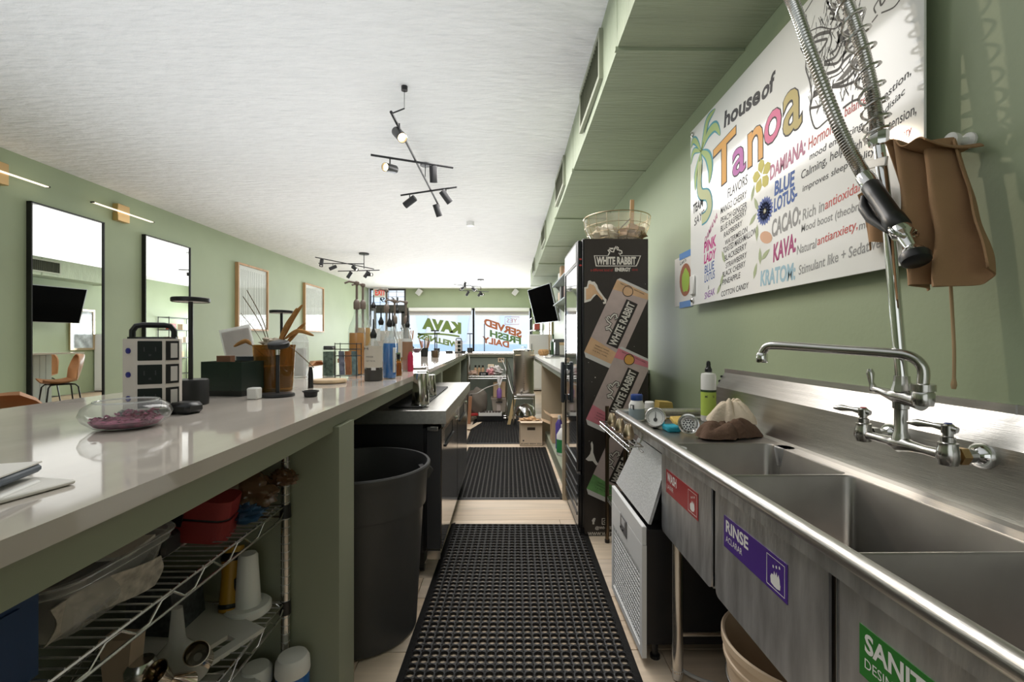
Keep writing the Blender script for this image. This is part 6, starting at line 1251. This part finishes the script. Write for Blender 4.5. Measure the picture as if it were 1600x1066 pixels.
# printed carton
cbx = thing('printed_carton', 'open brown carton with black print and hand slot on the floor before the urn', 'carton', (.31, 5.58, 0))
x0, x1, y0, y1, h = .172, .448, 5.50, 5.72, .30
sd = MB().box(x0, x1, y0, y0+.005, 0, .19).box(x0, x1, y0, y0+.005, .225, h).box(x0, x0+.09, y0, y0+.005, .19, .225).box(x1-.09, x1, y0, y0+.005, .19, .225).box(x0, x1, y1-.005, y1, 0, h).box(x0, x0+.005, y0, y1, 0, h).box(x1-.005, x1, y0, y1, 0, h).box(x0, x1, y0, y1, 0, .005)
sd.build('carton_body', CARDL, cbx, smooth=False)
MB().box(x0+.006, x1-.006, y0+.006, y0+.008, .18, .235).build('slot_shadow_board', mat('slot_shade', (.06, .045, .03), .8), cbx, smooth=False)  # dark sheet added behind the hand slot as the shade inside the carton
MB().add([(x0, y0, h), (x1, y0, h), (x1-.01, y0-.05, h-.012), (x0+.01, y0-.05, h-.012)], [(0,1,2,3)]).build('flap', CARDL, cbx, smooth=False)
MB().add([(x1, y0, h), (x1, y1, h), (x1+.12, y1, h-.04), (x1+.12, y0, h-.05)], [(0,1,2,3)]).build('flap', CARD, cbx, smooth=False)
lettering('BOARD BREW 2023', INKD, cbx, (.188, y0-.0006, .018), (1,0,0), (0,0,1), .018, .245, .02)
MB().cbox((.215, y0-.0006, .065), (.018, .0005, .018)).build('printed_square', INKD, cbx, smooth=False)
tag(MB().blob((.30, 5.61, .285), (.115, .09, .04), 61, .3, 24, 14, 5).build('packing_paper', mat('kraft_paper', (.60, .38, .20), .85), ang=60), 'crumpled kraft paper filling the printed carton', 'paper')
tag(MB().box(.50, .74, 5.2, 5.23, .13, .45).build('tall_flap', CARD) if 0 else MB().box(.52, .70, 5.05, 5.30, .131, .42, .003).add([(.52, 5.05, .42), (.52, 5.30, .42), (.44, 5.30, .47), (.44, 5.05, .47)], [(0,1,2,3)]).build('brown_carton', CARD, smooth=False), 'open brown carton on the low shelf of the side counter', 'carton')
jg = lathe_thing('bleach_jug', 'white jug with green label on the low shelf of the side counter', 'jug', (.575, 4.55, .131), [('jug_body', [(.06, 0), (.065, .01), (.065, .20), (.03, .26), (.02, .27)], WHITE), ('jug_label', [(.0655, .03), (.0655, .16)], mat('green_label', (.03, .25, .08), .5)), ('jug_cap', [(.022, .27), (.022, .30)], WHITE)])
lathe_thing('purple_bottle', 'purple cleaner bottle above the white jug on the low shelf', 'bottle', (.57, 4.82, .131), [('bottle_body', [(.04, 0), (.042, .26), (.015, .31)], mat('violet_bottle', (.10, .07, .30), .35)), ('bottle_cap', [(.016, .31), (.016, .35)], WHITE)])
lathe_thing('amber_jar', 'small brown jar on the floor behind the printed carton', 'jar', (.47, 5.9, 0), [('jar_body', [(.03, 0), (.032, .08), (.02, .10)], mat('rust_jar', (.25, .09, .04), .4))])
# things on the side counter
bk2 = thing('bread_basket', 'low wicker basket on the far end of the side counter', 'basket', (.60, 7.2, 1.04))
MB().lathe([(.06, 0), (.085, .03), (.088, .07), (.07, .095), (.0001, .10)], (.60, 7.2, 1.041), 20).build('wicker', mat('wicker', (.42, .24, .10), .8, var=(60, .5), bump=(80, .6)), bk2)
cf = thing('coffee_machine', 'small black and white coffee machine on the side counter', 'coffee machine', (.74, 6.5, 1.04))
MB().box(.66, .84, 6.40, 6.62, 1.041, 1.07, .004).box(.70, .76, 6.42, 6.60, 1.07, 1.27, .01).box(.68, .84, 6.42, 6.60, 1.25, 1.30, .012).build('machine_body', CHAR, cf); MB().box(.765, .84, 6.43, 6.59, 1.075, 1.21, .004).build('water_tank', MILK, cf)
lathe_thing('green_bottle', 'dark green bottle behind the coffee machine', 'bottle', (.72, 6.9, 1.04), [('bottle_body', [(.035, 0), (.037, .20), (.014, .27), (.014, .33)], mat('bottle_green', (.03, .06, .03), .2))])
bxt('tan_box', 'tan box behind the coffee machine on the side counter', 'box', (.85, 6.75, 1.145), (.14, .14, .21), CARD)
bxt('steel_scale', 'flat steel scale on the side counter in front of the coffee machine', 'scale', (.62, 6.1, 1.052), (.20, .24, .022), CHROMED)
bxt('black_pad', 'small black pad at the near corner of the side counter', 'pad', (.49, 3.72, 1.05), (.05, .10, .02), BLACK)
# wall shelves with supplies over the counter
for z, l, y0, y1 in ((1.93, 'lower steel bracket wall shelf of supplies beyond the drinks fridge', 6.2, 8.6), (2.30, 'upper steel bracket wall shelf of supplies beyond the drinks fridge', 6.2, 8.8)):
    s_ = thing('wall_shelf', l, 'shelf', (XR, (y0+y1)/2, z))
    MB().box(.90, XR-.002, y0, y1, z, z+.022).build('shelf_board', mat('shelf_blue_grey', (.30, .36, .39), .4), s_, smooth=False)
    for y in (y0+.15, y1-.15): MB().prism([(XR-.002, z), (.93, z), (XR-.002, z-.17)], 'y', y, y+.02).build('bracket', CHROMED, s_, smooth=False)
shm = [mat('pack_red', (.42, .07, .05), .5), CARD, WHITE, mat('pack_rose', (.50, .25, .20), .5), CHAR, CARDL]
adj = ['red pack', 'brown carton', 'white carton', 'rose pack', 'charcoal pack', 'pale carton']
for z, nm, k0 in ((1.953, 'lower', 0), (2.323, 'upper', 3)):
    for k in range(6):
        m_ = (k+k0) % 6; hh = (.22, .18, .26, .15, .20, .24)[(k*2+k0) % 6]
        if nm == 'upper': hh = min(hh, .26)
        bxt('supply_pack', '%s, number %s along the %s wall shelf from the near end' % (adj[m_], ('one','two','three','four','five','six')[k], nm), 'pack', (1.02+.02*(k % 2), 6.45+.36*k, z+hh/2), (.14, .20, hh), shm[m_], .1*(k % 3-1))
# television
tv = thing('television', 'black flat television tilted on a wall arm above the far counter', 'television', (.8, 10, 2.1))
c = [Vector((.510, 10.75, 2.455)), Vector((.910, 9.40, 2.50)), Vector((1.085, 9.40, 1.69)), Vector((.720, 10.75, 1.66))]
c[0], c[1] = Vector((.515, 10.75, 2.47)), Vector((.912, 9.40, 2.47)); c[3], c[2] = Vector((.705, 10.75, 1.68)), Vector((1.095, 9.40, 1.68))
nn = (c[1]-c[0]).cross(c[3]-c[0]).normalized()
if nn.x > 0: nn = -nn
q = [p - nn*.04 for p in c]
MB().add([tuple(p) for p in c+q], [(0,1,2,3),(7,6,5,4),(0,4,5,1),(1,5,6,2),(2,6,7,3),(3,7,4,0)]).build('tv_case', mat('tv_silver_edge', (.35, .36, .37), .3, metal=.6), tv, smooth=False)
ctr = sum(c, Vector())/4; s4 = [ctr + (p-ctr)*.975 + nn*.002 for p in c]
MB().add([tuple(p) for p in s4], [(0,1,2,3)]).build('screen', mat('screen_black', (.003, .003, .003), .9, spec=0), tv, smooth=False)
MB().cyl(tuple(ctr - nn*.05), (XR, ctr.y-.1, ctr.z-.05), .03, 10).box(XR-.03, XR-.001, ctr.y-.25, ctr.y+.05, ctr.z-.2, ctr.z+.1).build('wall_arm', CHROMED, tv, smooth=False)
# beyond the counter
fz = thing('white_freezer', 'white upright cabinet standing by the right wall near the shop window', 'cabinet', (.85, 11.9, 0))
MB().box(.60, XR-.02, 11.6, 12.3, .02, 1.44, .01).build('cabinet_body', WHITEM, fz); MB().box(.62, 1.10, 11.585, 11.6, .06, 1.42, .006).build('cabinet_door', WHITEM, fz); MB().cyl((.66, 11.57, .9), (.66, 11.57, 1.2), .012, 8).build('door_handle', CHROMED, fz)
ga2 = thing('gold_framed_picture', 'gold framed picture on the right wall seen in the nearest mirror', 'picture', (XR, 11.2, 1.3))
MB().box(XR-.05, XR-.002, 10.95, 11.0, 1.05, 2.05).box(XR-.05, XR-.002, 11.55, 11.6, 1.05, 2.05).box(XR-.05, XR-.002, 11.0, 11.55, 1.05, 1.10).box(XR-.05, XR-.002, 11.0, 11.55, 2.0, 2.05).build('picture_frame', GOLDM, ga2, smooth=False)
MB().box(XR-.03, XR-.004, 11.0, 11.55, 1.10, 2.0).build('print', mat('misty_print', (.52, .58, .62), .08, var=(7, .5), coat=.6), ga2, smooth=False)
rs_ = thing('retail_shelf', 'black framed glass display shelf by the window seen in the second mirror', 'shelf', (.98, 14.2, 0))
mb = MB()
for x in (.80, 1.12):
    for y in (13.7, 14.9): mb.cyl((x, y, 0), (x, y, 2.0), .012, 6)
for z in (.25, .75, 1.2, 1.6, 1.98):
    for x in (.80, 1.12): mb.cyl((x, 13.7, z), (x, 14.9, z), .010, 6)
    for y in (13.7, 14.9): mb.cyl((.80, y, z), (1.12, y, z), .010, 6)
mb.build('shelf_frame', BLACKM, rs_)
for z in (.75, 1.2, 1.6): MB().box(.80, 1.12, 13.7, 14.9, z, z+.008).build('glass_shelf', PLAST, rs_, smooth=False)
for k, (z, y) in enumerate(((.76, 13.9), (.76, 14.35), (1.21, 13.95), (1.21, 14.3), (1.21, 14.65), (1.61, 14.0), (1.61, 14.5))):
    bxt('retail_pack', ('rose', 'tan', 'pale pink', 'brown', 'white', 'red', 'cream')[k] + ' product pack on the display shelf by the window', 'pack', (.96, y, z+.10), (.16, .22, .18), (shm[3], CARD, mat('pack_pale_pink', (.65, .42, .38), .5), WOOD, WHITE, shm[0], CARDL)[k])
# light from the two lit spots of the track light
spot('track_spot_near', (-.735, 3.39, 2.79), (1.2, .75, 1.45), 45, (1, .84, .64), 50, .02)
spot('track_spot_left', (-1.06, 3.94, 2.79), (-2.6, 1.2, .6), 20, (1, .78, .5), 60)
